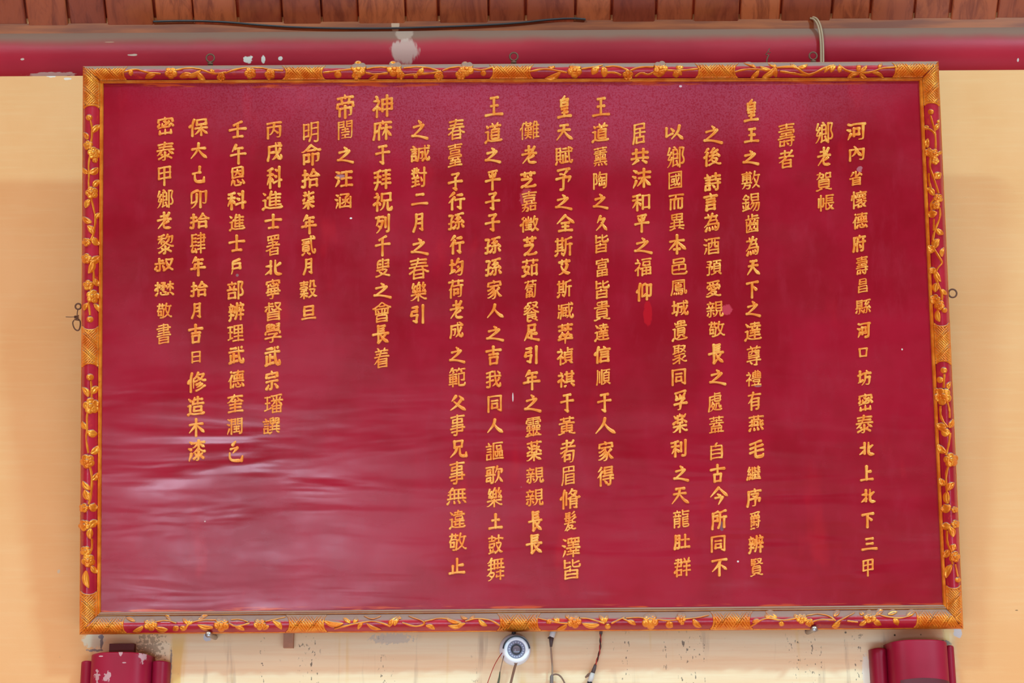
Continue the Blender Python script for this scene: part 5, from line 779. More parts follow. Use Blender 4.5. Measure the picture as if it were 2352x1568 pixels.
zb0 = at(1176, 63.5, -0.006)[2]
zb1 = at(1176, 47.5, -0.006)[2]
mb = MB()
mb.box(X0, X1, -0.006, 0.1, zb0 - 0.012, zb1)
structure(mb.build('trim_1', M['batten'], smooth=False), 'thin brown batten on top of the red beam')

# sloping ceiling of lapped planks
SL = radians(48)
u = np.array([0, -cos(SL), sin(SL)])
nn = np.array([0, -sin(SL), -cos(SL)])
edges = [-60, 62, 158, 245, 355, 445, 545, 648, 738, 822, 930, 1005, 1120, 1205, 1318, 1402, 1503, 1590, 1695, 1790, 1905, 1995, 2095, 2178, 2285, 2372]
edges = [-60 - 97 * i for i in range(16, 0, -1)] + edges + [2372 + 97 * i for i in range(1, 17)]
mb = MB()
for i in range(len(edges) - 1):
    xa, xb = at(edges[i], 44, 0)[0], at(edges[i + 1], 44, 0)[0]
    lap = 0.006 if i % 2 else 0.0
    gap = 0.005 + 0.004 * random.random()
    q0 = np.array([0, 0.004, zb1 - 0.002])
    prof = [(xa + gap, 0.0), (xa + gap, -lap - 0.002), (xa + gap + .003, -lap - .004), (xb - .003, -lap - .004), (xb, -lap - 0.002), (xb, 0.0)]
    th = []
    for s in (-0.012, 1.5):
        th.append([q0 + u * s + nn * (-k) + np.array([x, 0, 0]) for x, k in prof])
    mb.grid(th)
    v = [q0 + u * s - nn * 0.012 + np.array([x, 0, 0]) for s in (-.05, 1.5) for x in (xa - .01, xb + .01)]
    nb = len(mb.v)
    mb.add(v, [(0, 1, 3, 2)])
structure(mb.build('ceiling', M['plank'], smooth=False), 'sloping ceiling of varnished brown planks')

# ------------------------------------------------------------------ the plaque
OUT = dict(TL=(190, 152), TR=(2156, 140.5), BR=(2213, 1444), BL=(182, 1457))
INN = dict(TL=(238.5, 192), TR=(2110, 186.5), BR=(2165.5, 1388.5), BL=(232, 1405.5))
oc = {k: plq([v[0]], [v[1]], -0.004)[0] for k, v in OUT.items()}
ic = {k: plq([v[0]], [v[1]], 0.0)[0] for k, v in INN.items()}
plaque = empty('inscribed_plaque', (PO[0], -0.05, PO[2] - 0.01))
tag(plaque, 'large red lacquered plaque with gilded Chinese columns and carved gilded frame, leaning from wall', 'plaque')

# panel board
c4 = np.array([ic['BL'], ic['BR'], ic['TR'], ic['TL']])
ctr = c4.mean(0)
c4 = ctr + (c4 - ctr) * 1.012
mb = MB()
mb.grid([[pw([(1 - s) * ((1 - t) * c4[0] + t * c4[1]) + s * ((1 - t) * c4[3] + t * c4[2])], 0)[0] for t in np.linspace(0, 1, 25)] for s in np.linspace(0, 1, 17)])
bk = pw(c4, -0.03)
mb.add(bk, [(3, 2, 1, 0)])
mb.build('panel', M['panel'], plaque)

RAILS = dict(top=('TL', 'TR'), bottom=('BL', 'BR'), left=('BL', 'TL'), right=('BR', 'TR'))
PROF_V = np.array([0.0, .03, .06, .085, .115, .145, .17, .20, .26, .34, .44, .55, .66, .76, .85, .92, .96, 1.0])
PROF_H = np.array([.001, .0075, .0095, .0050, .0085, .0080, .004, .006, .014, .021, .0265, .0285, .0265, .021, .0135, .006, .001, -.006])


def prof(v):
    return np.interp(v, PROF_V, PROF_H)


def rail_lines(k):
    a, b = RAILS[k]
    return oc[a], oc[b], ic[a], ic[b]


def across(k, xy):
    """0 at the inner edge of the rail, 1 at its outer edge"""
    o0, o1, i0, i1 = rail_lines(k)

    def dist(p, q):
        d = q - p
        d = d / np.hypot(*d)
        return np.abs((xy[:, 0] - p[0]) * -d[1] + (xy[:, 1] - p[1]) * d[0]), (xy[:, 0] - p[0]) * -d[1] + (xy[:, 1] - p[1]) * d[0]
    _, si = dist(i0, i1)
    _, so = dist(o0, o1)
    return np.clip(si / (si - so + 1e-12), 0.0, 1.0)


def on_rail(k, px, py, lift=0.0):
    """points on the rail's moulded face under these pixels, raised by lift"""
    px, py = np.asarray(px, float), np.asarray(py, float)
    h = np.full(len(px), 0.02)
    for _ in range(4):
        xy = plq(px, py, h)
        h = prof(across(k, xy))
    xy = plq(px, py, h)
    return pw(xy, h + lift)


PARTS = {}
for k in ('top', 'bottom', 'left', 'right'):
    o0, o1, i0, i1 = rail_lines(k)
    ts = np.linspace(0, 1, 60)
    P = []
    for t in ts:
        O, I = o0 + (o1 - o0) * t, i0 + (i1 - i0) * t
        vv = np.r_[PROF_V[6:], 1.0, 1.0]
        hh = np.r_[PROF_H[6:], -0.02, -0.035]
        row = pw([I + (O - I) * v for v in vv], hh)
        P.append(row)
    mb = MB().grid(P)
    for e in (P[0], P[-1]):
        base = pw(plq([0], [0], 0) * 0 + [((o0 if e is P[0] else o1) * .2 + (i0 if e is P[0] else i1) * .8)], -0.035)[0]
        mb.add(list(e) + [base], [tuple(range(len(e) + 1))])
    rail = mb.build('frame_rail', M['frame'], plaque)
    rail['label'] = {'top': 'top rail', 'bottom': 'bottom rail', 'left': 'left rail', 'right': 'right rail'}[k] + ' of the frame, red ground under gilded carving'
    PARTS[k] = rail
    # the gilded bead along the panel and the gilded outer arris
    for nm, va, vb, lift in (('gilded_bead', 0.0, 0.17, 0.0), ('gilded_arris', 0.935, 0.99, 0.0016)):
        P = []
        for t in np.linspace(0, 1, 40):
            O, I = o0 + (o1 - o0) * t, i0 + (i1 - i0) * t
            vs = np.linspace(va, vb, 19)
            hh = prof(vs)
            if nm == 'gilded_arris':
                hh = hh + lift * np.sin(np.linspace(0, pi, 19))
            P.append(pw([I + (O - I) * v for v in vs], hh + 0.0004))
        MB().grid(P).build(nm, M['golddusty' if k == 'bottom' and nm == 'gilded_bead' else 'gold'], rail)

# ---- carving
JJ = np.array([-1, -.82, -.5, -.2, 0, .2, .5, .82, 1.0])


def ridge(mb, k, pts, rad, lift, groove=0.0, step=4.0):
    """a raised carved stroke on a rail along pixel points; rad may be a function of 0..1"""
    p = resample(smooth_path(pts, 2), step)
    if len(p) < 2:
        return
    t = np.gradient(p, axis=0)
    t /= np.hypot(t[:, 0], t[:, 1])[:, None] + 1e-9
    nrm = np.stack([-t[:, 1], t[:, 0]], 1)
    s = np.linspace(0, 1, len(p))
    r = np.array([rad(x) for x in s]) if callable(rad) else np.full(len(p), rad)
    q = p[:, None, :] + nrm[:, None, :] * (r[:, None] * JJ[None, :])[:, :, None]
    hh = np.sqrt(np.clip(1 - JJ ** 2, 0, 1)) - groove * np.exp(-(JJ / .18) ** 2)
    L = (lift(s) if callable(lift) else np.full(len(p), lift))[:, None] * hh[None, :] - 0.0006
    P = on_rail(k, q[:, :, 0].ravel(), q[:, :, 1].ravel(), L.ravel()).reshape(len(p), len(JJ), 3)
    mb.grid(P)


def leaf(mb, k, x0, y0, x1, y1, w, bend=0.12):
    a, b = np.array([x0, y0], float), np.array([x1, y1], float)
    d = b - a
    m_ = (a + b) / 2 + np.array([-d[1], d[0]]) * bend
    ridge(mb, k, [a, m_, b], lambda s: max(0.4, 1.22 * w * (sin(pi * min(1, s * .92 + .06)) ** .75)), lambda s: 0.0080 * (0.55 + .45 * np.sin(pi * s)), 0.5, 3.0)


def dome(mb, k, cx, cy, rx, ry, ang, lift, base=0.0, dimple=0.0):
    rr = np.array([0.001, .25, .5, .72, .88, .97, 1.0])
    aa = np.linspace(0, 2 * pi, 17)[:-1]
    X = cx + rr[:, None] * (rx * np.cos(aa) * cos(ang) - ry * np.sin(aa) * sin(ang))[None, :]
    Y = cy + rr[:, None] * (rx * np.cos(aa) * sin(ang) + ry * np.sin(aa) * cos(ang))[None, :]
    H = (np.sqrt(np.clip(1 - rr ** 2, 0, 1)) - dimple * np.exp(-(rr / .45) ** 2)) * lift + base * (rr < .99)
    H = np.repeat(H[:, None], 16, 1)
    mb.grid(on_rail(k, X.ravel(), Y.ravel(), H.ravel() - 0.0005).reshape(len(rr), 16, 3), closed=True)


def flower(k, cx, cy, r, rail):
    mb = MB()
    a0 = random.random() * 6
    r *= 1.1
    npet = 5
    for i in range(npet):
        a = a0 + i * 2 * pi / npet
        dome(mb, k, cx + cos(a) * r * .60, cy + sin(a) * r * .60, r * .46, r * .52, a, 0.0105, 0.001, 0.45)
    dome(mb, k, cx, cy, r * .34, r * .34, 0, 0.0095, 0.005, 0.3)
    mb.build('carved_flower', M['gold'], rail)


def bud(mb, k, cx, cy, r):
    dome(mb, k, cx, cy, r, r * .95, 0.4, 0.0075, 0, 0.12)
    dome(mb, k, cx - r * .2, cy - r * .1, r * .45, r * .6, 0.5, 0.0035, 0.005, 0)


SPRAYS = """
left
b205,270,8;s208,276 212,295 211,319 208,333,2.6;l212,305,231,288,6;l201,321,192,304,5;f203,334,10;f216,352,13;l218,362,221,374,6;s208,352 203,380 205,401 203,425 208,441,2.4;l205,397,226,385,7;l202,399,191,385,5;l215,430,229,414,6;f211,443,13;l207,458,197,478,6;s210,456 218,491 220,504 215,541 207,553,2.4;l221,503,230,489,5;l211,511,190,497,6;l215,538,201,518,7;l212,544,229,562,7;f199,556,9;f199,594,11;l206,600,229,588,8;l213,598,203,628,7;s214,598 208,600,2.4;s215,620 216,650 208,669 203,691 207,724,2.6;l217,640,229,656,6;f203,655,11;f214,681,14;l203,696,193,713,5;l216,698,228,716,5;b207,733,8
left
b207,866,9;s209,875 211,905 210,920,2.6;l212,904,226,888,7;l203,911,189,889,6;f210,932,17;s203,942 199,958 201,985 197,1004 203,1040,2.6;l199,985,190,967,6;l201,990,224,996,8;l209,1041,227,1023,7;f201,1059,15;s206,1068 212,1095 210,1135 204,1158,2.8;l212,1102,225,1085,6;l208,1124,190,1104,6;l209,1147,195,1124,8;l205,1160,225,1165,9;f193,1166,10;f194,1206,12;l206,1211,225,1196,8;l209,1213,208,1238,7;s206,1211 200,1207,2.4;s211,1236 212,1259 203,1279,2.6;f197,1265,11;f203,1287,14;l210,1299,225,1315,6;l198,1310,204,1350,7
right
b2138,257,7;s2137,266 2144,290 2149,314 2149,343,2.4;s2149,310 2138,297 2123,294,2.4;l2132,297,2122,291,5;l2148,300,2158,284,5;l2155,285,2157,274,3;l2131,339,2131,318,5;f2133,350,9;f2144,354,11;f2148,370,8;l2154,354,2162,346,4;s2138,356 2135,385 2144,408 2156,445,2.6;l2148,411,2162,398,8;s2138,432 2133,414 2133,398,2.6;l2145,449,2129,431,6;f2154,456,10;s2144,459 2136,470 2140,484,2.2;f2149,472,9;l2152,490,2132,497,8;s2158,477 2160,499 2147,528 2142,553,2.6;s2145,503 2144,530,2.2;l2152,525,2167,538,6;l2145,571,2157,549,8;l2147,575,2132,564,9;s2146,573 2159,594 2166,604 2152,616 2147,635 2157,659 2164,674 2163,698,2.6;l2149,618,2135,628,7;l2149,622,2161,647,6;l2154,650,2148,671,7;l2163,664,2175,676,5;f2147,688,11;f2157,701,11;b2169,712,7;l2154,712,2158,739,6;l2163,590,2168,568,5
right
b2168,850,8;s2169,859 2167,891,2.8;b2159,872,8;l2177,894,2184,876,5;b2151,894,4;f2165,910,18;s2160,932 2159,951 2165,967 2176,981,2.8;s2174,919 2181,939 2181,960,2.4;l2174,979,2150,974,8;l2179,982,2188,962,6;l2182,993,2162,987,9;s2183,994 2178,1027 2172,1045,2.6;l2172,1039,2153,1019,7;f2184,1056,15;s2178,1070 2172,1091 2174,1128 2178,1153,2.8;l2170,1114,2158,1097,7;l2177,1126,2192,1108,7;l2177,1156,2176,1128,7;l2183,1161,2160,1169,9;f2192,1170,7;f2194,1203,9;l2183,1207,2162,1204,8;l2180,1209,2189,1233,7;s2175,1218 2175,1248 2186,1269,2.6;l2188,1265,2194,1249,7;f2192,1278,12;l2178,1262,2165,1279,7;s2183,1268 2188,1296,2.4;l2186,1297,2173,1327,7;s2194,1295 2200,1324,2.2;b2200,1331,7
top
s286,166 311,157 334,166 370,170,2.4;l303,160,301,175,5;l357,171,334,181,6;f393,167,13;s403,161 434,154 459,158,2.4;l413,177,444,174,6;l428,176,462,161,5;l454,166,472,184,6;s459,158 492,171 520,166,2.4;f508,177,9;s518,168 548,156 594,153 620,160 651,162,2.4;l486,158,492,170,5;f575,168,12;f620,171,11
top
s743,167 776,163 809,158,2.4;b776,171,9;f824,158,16;f819,173,10;s842,158 865,153 891,154,2.4;s840,167 860,172 891,168,2.4;l868,172,847,182,5;f906,158,16;f920,173,9;s927,156 947,153 978,153 1008,163,2.4;s929,173 965,170 998,168 1013,163,2.4;l957,171,972,156,6;l950,172,958,180,5;f1008,174,10;s1016,163 1039,153 1067,153,2.4;f1072,158,15;f1058,172,11;s1087,158 1105,163 1133,153,2.4;b1110,168,7
top
s1215,165 1251,157 1277,162 1302,167,2.4;l1266,159,1265,149,8;l1287,166,1251,181,6;f1320,162,15;l1322,170,1324,180,6;s1335,158 1366,153 1384,149,2.4;l1376,154,1360,172,7;l1384,153,1387,178,7;s1389,153 1417,150 1445,163,2.4;s1391,167 1412,166 1427,173,2.4;f1442,173,11;s1447,163 1468,153 1501,153,2.6;s1458,176 1473,166 1488,173 1501,166,2.4;f1517,157,15;l1500,170,1512,160,6;l1511,163,1511,178,8;s1529,161 1557,163 1603,158,2.4;b1561,154,9;l1549,163,1553,179,7;l1553,163,1566,173,5
top
s1687,166 1713,158 1769,161,2.4;l1736,156,1708,145,4;l1743,161,1724,179,5;l1781,155,1750,178,6;l1783,156,1783,178,5;l1783,155,1764,146,5;l1770,160,1745,152,4;s1783,155 1809,152 1829,154 1852,174 1870,169 1893,156 1914,149,3.2;s1791,164 1819,168 1852,174,2.6;l1831,155,1815,145,4;l1833,155,1855,147,5;l1916,149,1893,167,5;l1919,151,1908,167,5;l1927,151,1927,167,5;s1927,149 1944,164 1975,168 2003,166 2026,156 2055,154,2.4;l1970,166,1970,145,5;l1973,166,1991,150,5;l1973,169,1946,180,5;l1975,169,1991,180,5;l2003,166,2030,180,4;l2019,159,2026,144,4
bottom
l291,1418,311,1427,5;f346,1433,14;l329,1437,305,1450,5;l357,1440,386,1445,6;s357,1427 383,1422 406,1430,2.4;l380,1412,392,1424,4;l411,1440,398,1448,6;l413,1441,426,1447,6;s426,1445 431,1432 459,1422 497,1422,2.6;l431,1433,420,1419,6;l431,1433,440,1418,6;l455,1424,478,1413,4;l490,1440,454,1434,6;f509,1433,16;s526,1430 541,1440 574,1430,2.4;s531,1422 548,1419 571,1427,2.4;l541,1440,562,1447,5;f597,1432,13;s610,1426 625,1422 656,1415,2.4;l626,1424,647,1445,6;l618,1437,604,1446,5
bottom
l745,1425,789,1431,7;l789,1418,804,1431,6;s768,1444 804,1434 837,1427 858,1425 881,1431 896,1438,2.4;l812,1430,819,1415,5;s837,1413 855,1422 875,1413,2.2;l842,1431,876,1445,4;l834,1429,822,1445,4;l893,1439,914,1415,6;l906,1436,918,1416,5;l922,1420,912,1410,4;s924,1429 952,1439 975,1434 975,1426 939,1413,2.4;s975,1426 1018,1415 1057,1431,2.4;l1060,1429,1022,1415,5;l1064,1434,1029,1436,5;l978,1436,999,1445,5;l1069,1431,1044,1445,4;s1069,1426 1090,1418 1125,1421 1148,1436,2.6;l1074,1420,1058,1412,4;l1100,1421,1119,1437,5;l1078,1421,1090,1411,4
bottom
s1235,1418 1263,1425 1289,1431 1309,1431,2.4;l1256,1431,1269,1423,6;l1284,1429,1276,1412,7;l1302,1434,1279,1445,5;f1319,1426,15;l1309,1418,1300,1409,5;s1332,1418 1350,1418 1388,1431,2.4;l1376,1434,1337,1431,6;l1388,1431,1376,1412,6;l1390,1430,1396,1412,5;b1396,1438,7;s1404,1431 1434,1416,2.6;s1429,1418 1457,1433,2.6;l1440,1425,1460,1435,5;s1437,1418 1462,1416 1483,1418,2.4;f1493,1426,17;l1493,1415,1488,1407,5;s1508,1421 1534,1425 1572,1420 1597,1418 1628,1411,2.6;l1534,1426,1545,1440,8;f1564,1418,11;l1566,1426,1570,1434,5;l1592,1421,1611,1440,6
bottom
s1722,1440 1750,1421 1770,1418 1796,1425 1832,1418,2.6;l1783,1420,1758,1404,7;l1770,1418,1757,1410,5;l1796,1426,1791,1437,6;l1745,1424,1728,1430,5;f1841,1419,12;f1859,1429,9;l1824,1410,1843,1418,6;s1852,1412 1878,1407 1904,1412 1919,1425,2.4;s1863,1428 1886,1421 1914,1423,2.4;s1919,1430 1945,1415 1962,1405,2.6;l1916,1415,1929,1402,6;l1929,1428,1910,1439,6;s1945,1425 1970,1428,2.4;f1998,1415,14;l1990,1423,1973,1435,5;l2008,1420,2024,1435,6;l2011,1412,2029,1401,6;s2019,1410 2049,1418 2080,1418 2103,1402,2.4;l2039,1410,2061,1405,6;l2052,1420,2062,1436,6;l2083,1415,2102,1402,7;l1984,1410,1975,1402,5
"""
rows = [r for r in SPRAYS.strip().split('\n')]
for k, line in zip(rows[::2], rows[1::2]):
    rail = PARTS[k]
    vine, buds = MB(), MB()
    for it in line.split(';'):
        t, a = it[0], it[1:]
        if t == 'f':
            flower(k, *[float(v) for v in a.split(',')], rail)
        elif t == 'b':
            bud(vine, k, *[float(v) for v in a.split(',')])
        elif t == 'l':
            leaf(vine, k, *[float(v) for v in a.split(',')], bend=random.choice((-.14, .14)))
        else:
            body, r = a.rsplit(',', 1)
            pts = [tuple(float(v) for v in q.split(',')) for q in body.split(' ')]
            rr = float(r)
            ridge(vine, k, pts, lambda s, rr=rr: rr * (0.85 + .3 * sin(9 * s) ** 2), 0.0062)
    vine.build('carved_spray', M['gold'], rail)

# ---- lattice blocks: (rail, start, end) along the rail, in pixels
BLOCKS = [('top', 192, 285, 'lo'), ('top', 656, 740, ''), ('top', 1132, 1218, ''), ('top', 1604, 1688, ''), ('top', 2056, 2154, 'hi'),
          ('bottom', 184, 283, 'lo'), ('bottom', 664, 744, ''), ('bottom', 1149, 1235, ''), ('bottom', 1638, 1722, ''), ('bottom', 2106, 2211, 'hi'),
          ('left', 153, 243, 'lo'), ('left', 756, 836, ''), ('left', 1364, 1455, 'hi'), ('right', 142, 237, 'lo'), ('right', 748, 830, ''), ('right', 1350, 1442, 'hi')]
LINE = {'top': ('TL', 'TR', 0), 'bottom': ('BL', 'BR', 0), 'left': ('TL', 'BL', 1), 'right': ('TR', 'BR', 1)}


def rail_px(k, a, v):
    """pixel at position a along the rail, v across (0 inner, 1 outer)"""
    A, B, ax = LINE[k]
    t = lambda q: (a - q[A][ax]) / (q[B][ax] - q[A][ax])
    P = lambda q: np.array([q[A][i] + (q[B][i] - q[A][i]) * t(q) for i in (0, 1)])
    O, I = P(OUT), P(INN)
    return I + (O - I) * v


def mitre(k, a, v, end):
    """limits a to the mitre line of the corner"""
    A, B, ax = LINE[k]
    if end == 'lo':
        return max(a, INN[A][ax] + (OUT[A][ax] - INN[A][ax]) * v + 1.0)
    if end == 'hi':
        return min(a, INN[B][ax] + (OUT[B][ax] - INN[B][ax]) * v - 1.0)
    return a


for k, a0, a1, end in BLOCKS:
    rail = PARTS[k]
    mb = MB()
    BUL = 11.0

    def lim(a, v):
        c = (v - .18) / .78 * 2 - 1
        b = BUL * sqrt(max(0, 1 - min(1, abs(c)) ** 2.4))
        lo = a0 if end == 'lo' else a0 - 9 + b
        hi = a1 if end == 'hi' else a1 + 9 - b
        return mitre(k, min(max(a, lo), hi), v, end)
    vs = np.linspace(.18, .965, 17)
    as_ = np.linspace(a0 - 12, a1 + 12, 40)
    Q = np.array([[rail_px(k, lim(a, v), v) for v in vs] for a in as_])
    P = on_rail(k, Q[:, :, 0].ravel(), Q[:, :, 1].ravel(), np.full(Q.shape[0] * Q.shape[1], 0.0022)).reshape(Q.shape[0], Q.shape[1], 3)
    MB().grid(P).build('block_ground', M['goldground'], rail)
    # woven strips
    w = (abs(OUT['TL'][1] - INN['TL'][1]) if k in ('top', 'bottom') else 47.0)
    cell = 19.0
    am = (a0 + a1) / 2
    cells = int((a1 - a0) / cell) + 6
    for i in range(-cells, cells + 1):
        for j in range(-cells, cells + 1):
            ca, cc = am + (i + j) * cell * .5, .57 * w + (i - j) * cell * .5
            if not (a0 - 16 < ca < a1 + 16 and .12 * w < cc < 1.0 * w):
                continue
            sgn = 1 if (i % 2 == 0) else -1
            for q in (-1, 0, 1):
                off = q * cell * .235
                da, dc = cell * .60 * .7071, cell * .60 * .7071 * sgn
                oa, ocx = -off * .7071 * sgn, off * .7071
                pts = []
                for s in np.linspace(-1, 1, 5):
                    a, cpx = ca + oa + da * s, cc + ocx + dc * s
                    v = cpx / w
                    if .2 < v < .95 and abs(lim(a, v) - a) < 0.5:
                        pts.append(rail_px(k, a, v))
                if len(pts) >= 2:
                    ridge(mb, k, pts, 2.4, 0.0062, 0, 4.0)
    # rim of the cartouche at the block's ends
    for e_, sg in ((a0, -1), (a1, 1)):
        if (e_ == a0 and end == 'lo') or (e_ == a1 and end == 'hi'):
            continue
        for shift in (0.0, -6.0):
            pts = []
            for v in np.linspace(.2, .95, 15):
                c = (v - .18) / .78 * 2 - 1
                b = BUL * sqrt(max(0, 1 - min(1, abs(c)) ** 2.4))
                pts.append(rail_px(k, e_ + sg * (9 - b + shift), v))
            ridge(mb, k, pts, 2.6 if shift == 0 else 1.8, 0.005, 0, 3.0)
    mb.build('lattice_block', M['gold'], rail)

# ---- the writing
GL = {k: [np.array(q, float).reshape(-1, 2) for q in v] for k, v in GLYPHS.items()}
# the plainer characters in running-hand proportions, on a 100-unit square with y down
HAND = {
    '之': [(48, 0, 58, 13), (20, 34, 74, 28), (74, 28, 52, 56, 12, 86), (10, 85, 36, 90, 97, 110)],
    '王': [(32, 8, 72, 8), (50, 10, 50, 92), (32, 49, 70, 49), (2, 94, 98, 97)],
    '子': [(28, 10, 72, 10), (72, 10, 52, 34), (52, 32, 54, 94), (54, 94, 36, 86), (4, 53, 96, 53)],
    '行': [(38, 4, 12, 26), (40, 30, 8, 60), (27, 46, 27, 102), (56, 18, 84, 18), (46, 46, 98, 46), (76, 48, 76, 100), (76, 100, 60, 90)],
    '平': [(24, 12, 78, 10), (26, 24, 36, 38), (74, 22, 62, 38), (4, 58, 98, 58), (50, 12, 50, 106)],
    '天': [(28, 12, 74, 12), (16, 42, 84, 42), (50, 14, 46, 50, 6, 98), (50, 46, 70, 78, 100, 102)],
    '于': [(26, 10, 76, 10), (6, 44, 96, 44), (52, 12, 54, 98), (54, 98, 34, 88)],
    '人': [(50, 2, 44, 40, 4, 96), (46, 34, 66, 72, 100, 104)],
    '年': [(36, 2, 12, 30), (30, 18, 82, 18), (28, 42, 76, 42), (30, 42, 28, 64), (2, 66, 98, 66), (54, 18, 54, 108)],
    '月': [(32, 8, 32, 60, 10, 102), (32, 8, 78, 8), (78, 8, 78, 100), (78, 100, 58, 90), (36, 36, 72, 36), (36, 60, 72, 60)],
    '士': [(4, 40, 96, 40), (50, 2, 50, 92), (24, 94, 78, 94)],
    '土': [(24, 40, 76, 40), (50, 2, 50, 92), (2, 94, 98, 96)],
    '北': [(34, 6, 34, 90), (6, 38, 34, 38), (2, 94, 34, 72), (62, 2, 62, 84, 72, 98, 98, 100), (90, 26, 64, 46)],
    '老': [(24, 22, 70, 22), (48, 0, 48, 44), (4, 46, 96, 46), (84, 6, 60, 46, 6, 98), (44, 62, 44, 90, 54, 100, 94, 102), (78, 60, 46, 76)],
    '長': [(34, 4, 34, 50), (34, 6, 76, 6), (36, 20, 70, 20), (36, 35, 70, 35), (2, 52, 98, 52), (36, 52, 36, 102), (36, 102, 56, 88), (50, 54, 64, 80, 98, 104), (84, 60, 64, 76)],
    '下': [(4, 10, 96, 8), (48, 12, 48, 108), (58, 36, 80, 56)],
    '不': [(4, 10, 94, 8), (54, 12, 44, 40, 4, 78), (50, 34, 50, 108), (62, 42, 94, 72)],
    '上': [(48, 2, 48, 92), (50, 40, 80, 40), (2, 94, 98, 97)],
    '父': [(38, 6, 12, 36), (62, 6, 90, 36), (74, 36, 44, 74, 4, 98), (26, 42, 60, 76, 100, 106)],
    '止': [(50, 2, 50, 92), (52, 44, 86, 44), (20, 46, 20, 92), (0, 94, 98, 97)],
    '千': [(74, 2, 28, 18), (2, 48, 98, 48), (50, 14, 50, 108)],
    '午': [(36, 0, 12, 34), (30, 22, 80, 22), (2, 56, 98, 56), (54, 24, 54, 108)],
    '大': [(10, 36, 90, 36), (50, 0, 46, 46, 2, 98), (50, 42, 70, 76, 100, 104)],
    '木': [(10, 32, 90, 32), (50, 0, 50, 104), (48, 36, 6, 80), (52, 36, 98, 84)],
    '本': [(10, 32, 90, 32), (50, 0, 50, 106), (48, 36, 4, 80), (52, 36, 100, 86), (34, 80, 66, 80)],
    '全': [(50, 0, 4, 46), (50, 0, 100, 52), (30, 48, 72, 48), (50, 48, 50, 94), (34, 70, 68, 70), (14, 96, 88, 98)],
    '久': [(42, 0, 14, 44), (38, 24, 76, 24), (76, 24, 54, 62, 6, 98), (50, 48, 98, 106)],
    '以': [(16, 16, 16, 76), (16, 76, 46, 58), (40, 20, 52, 38), (82, 4, 76, 46, 42, 94), (72, 62, 100, 100)],
    '同': [(12, 8, 12, 102), (12, 8, 88, 8), (88, 8, 88, 98), (88, 100, 70, 92), (32, 34, 68, 34), (34, 54, 34, 80), (34, 54, 66, 54), (66, 54, 66, 78), (36, 80, 66, 80)],
    '二': [(30, 14, 72, 14), (2, 84, 98, 86)],
    '三': [(28, 10, 72, 10), (30, 48, 70, 48), (2, 90, 98, 92)],
    '皇': [(54, -2, 40, 14), (26, 16, 26, 46), (26, 16, 76, 16), (76, 16, 74, 44), (30, 30, 70, 30), (28, 46, 74, 46), (30, 60, 72, 60), (50, 60, 50, 96), (32, 77, 70, 77), (2, 97, 98, 100)],
    '吉': [(8, 22, 92, 22), (50, 0, 50, 44), (26, 44, 76, 44), (30, 62, 32, 98), (30, 62, 74, 62), (74, 62, 70, 96), (32, 97, 70, 97)],
    '古': [(4, 24, 96, 24), (50, -2, 50, 54), (28, 56, 30, 98), (28, 56, 74, 56), (74, 56, 70, 98), (30, 97, 70, 97)],
    '引': [(16, 8, 48, 8), (48, 8, 46, 32), (16, 32, 46, 32), (16, 32, 12, 56), (12, 56, 50, 56), (50, 56, 44, 98), (44, 98, 24, 90), (86, 2, 86, 108)],
    '壬': [(72, 4, 26, 20), (2, 48, 98, 48), (50, 16, 50, 92), (24, 94, 78, 94)],
    '兄': [(26, 8, 28, 44), (26, 8, 74, 8), (74, 8, 70, 42), (30, 43, 70, 43), (42, 46, 34, 70, 2, 98), (60, 46, 60, 88, 70, 98, 98, 100), (98, 100, 99, 80)],
    '今': [(50, 0, 2, 54), (50, 0, 102, 58), (44, 42, 58, 54), (30, 64, 74, 64), (74, 64, 50, 108)],
    '足': [(28, 6, 30, 40), (28, 6, 74, 6), (74, 6, 70, 38), (30, 39, 70, 39), (50, 40, 50, 90), (52, 62, 82, 62), (30, 52, 2, 98), (24, 80, 60, 98, 100, 106)],
    '口': [(18, 14, 24, 88), (18, 14, 84, 14), (84, 14, 78, 86), (24, 88, 78, 88)],
    '乞': [(52, -2, 38, 14), (26, 38, 62, 34), (62, 34, 40, 60), (22, 58, 22, 90, 36, 104, 84, 108), (84, 108, 90, 84)],
    '已': [(62, -2, 58, 36), (10, 40, 66, 36), (24, 42, 24, 84, 36, 102, 92, 104), (92, 104, 96, 74)],
}
for k, v in HAND.items():
    GL[ord(k)] = [np.array(q, float).reshape(-1, 2) * np.array([1, -1]) for q in v]
CJ = np.array([-1, -.78, -.4, 0, .4, .78, 1.0])
CH = np.array([-.15, .80, 1.0, .40, 1.0, .80, -.15])


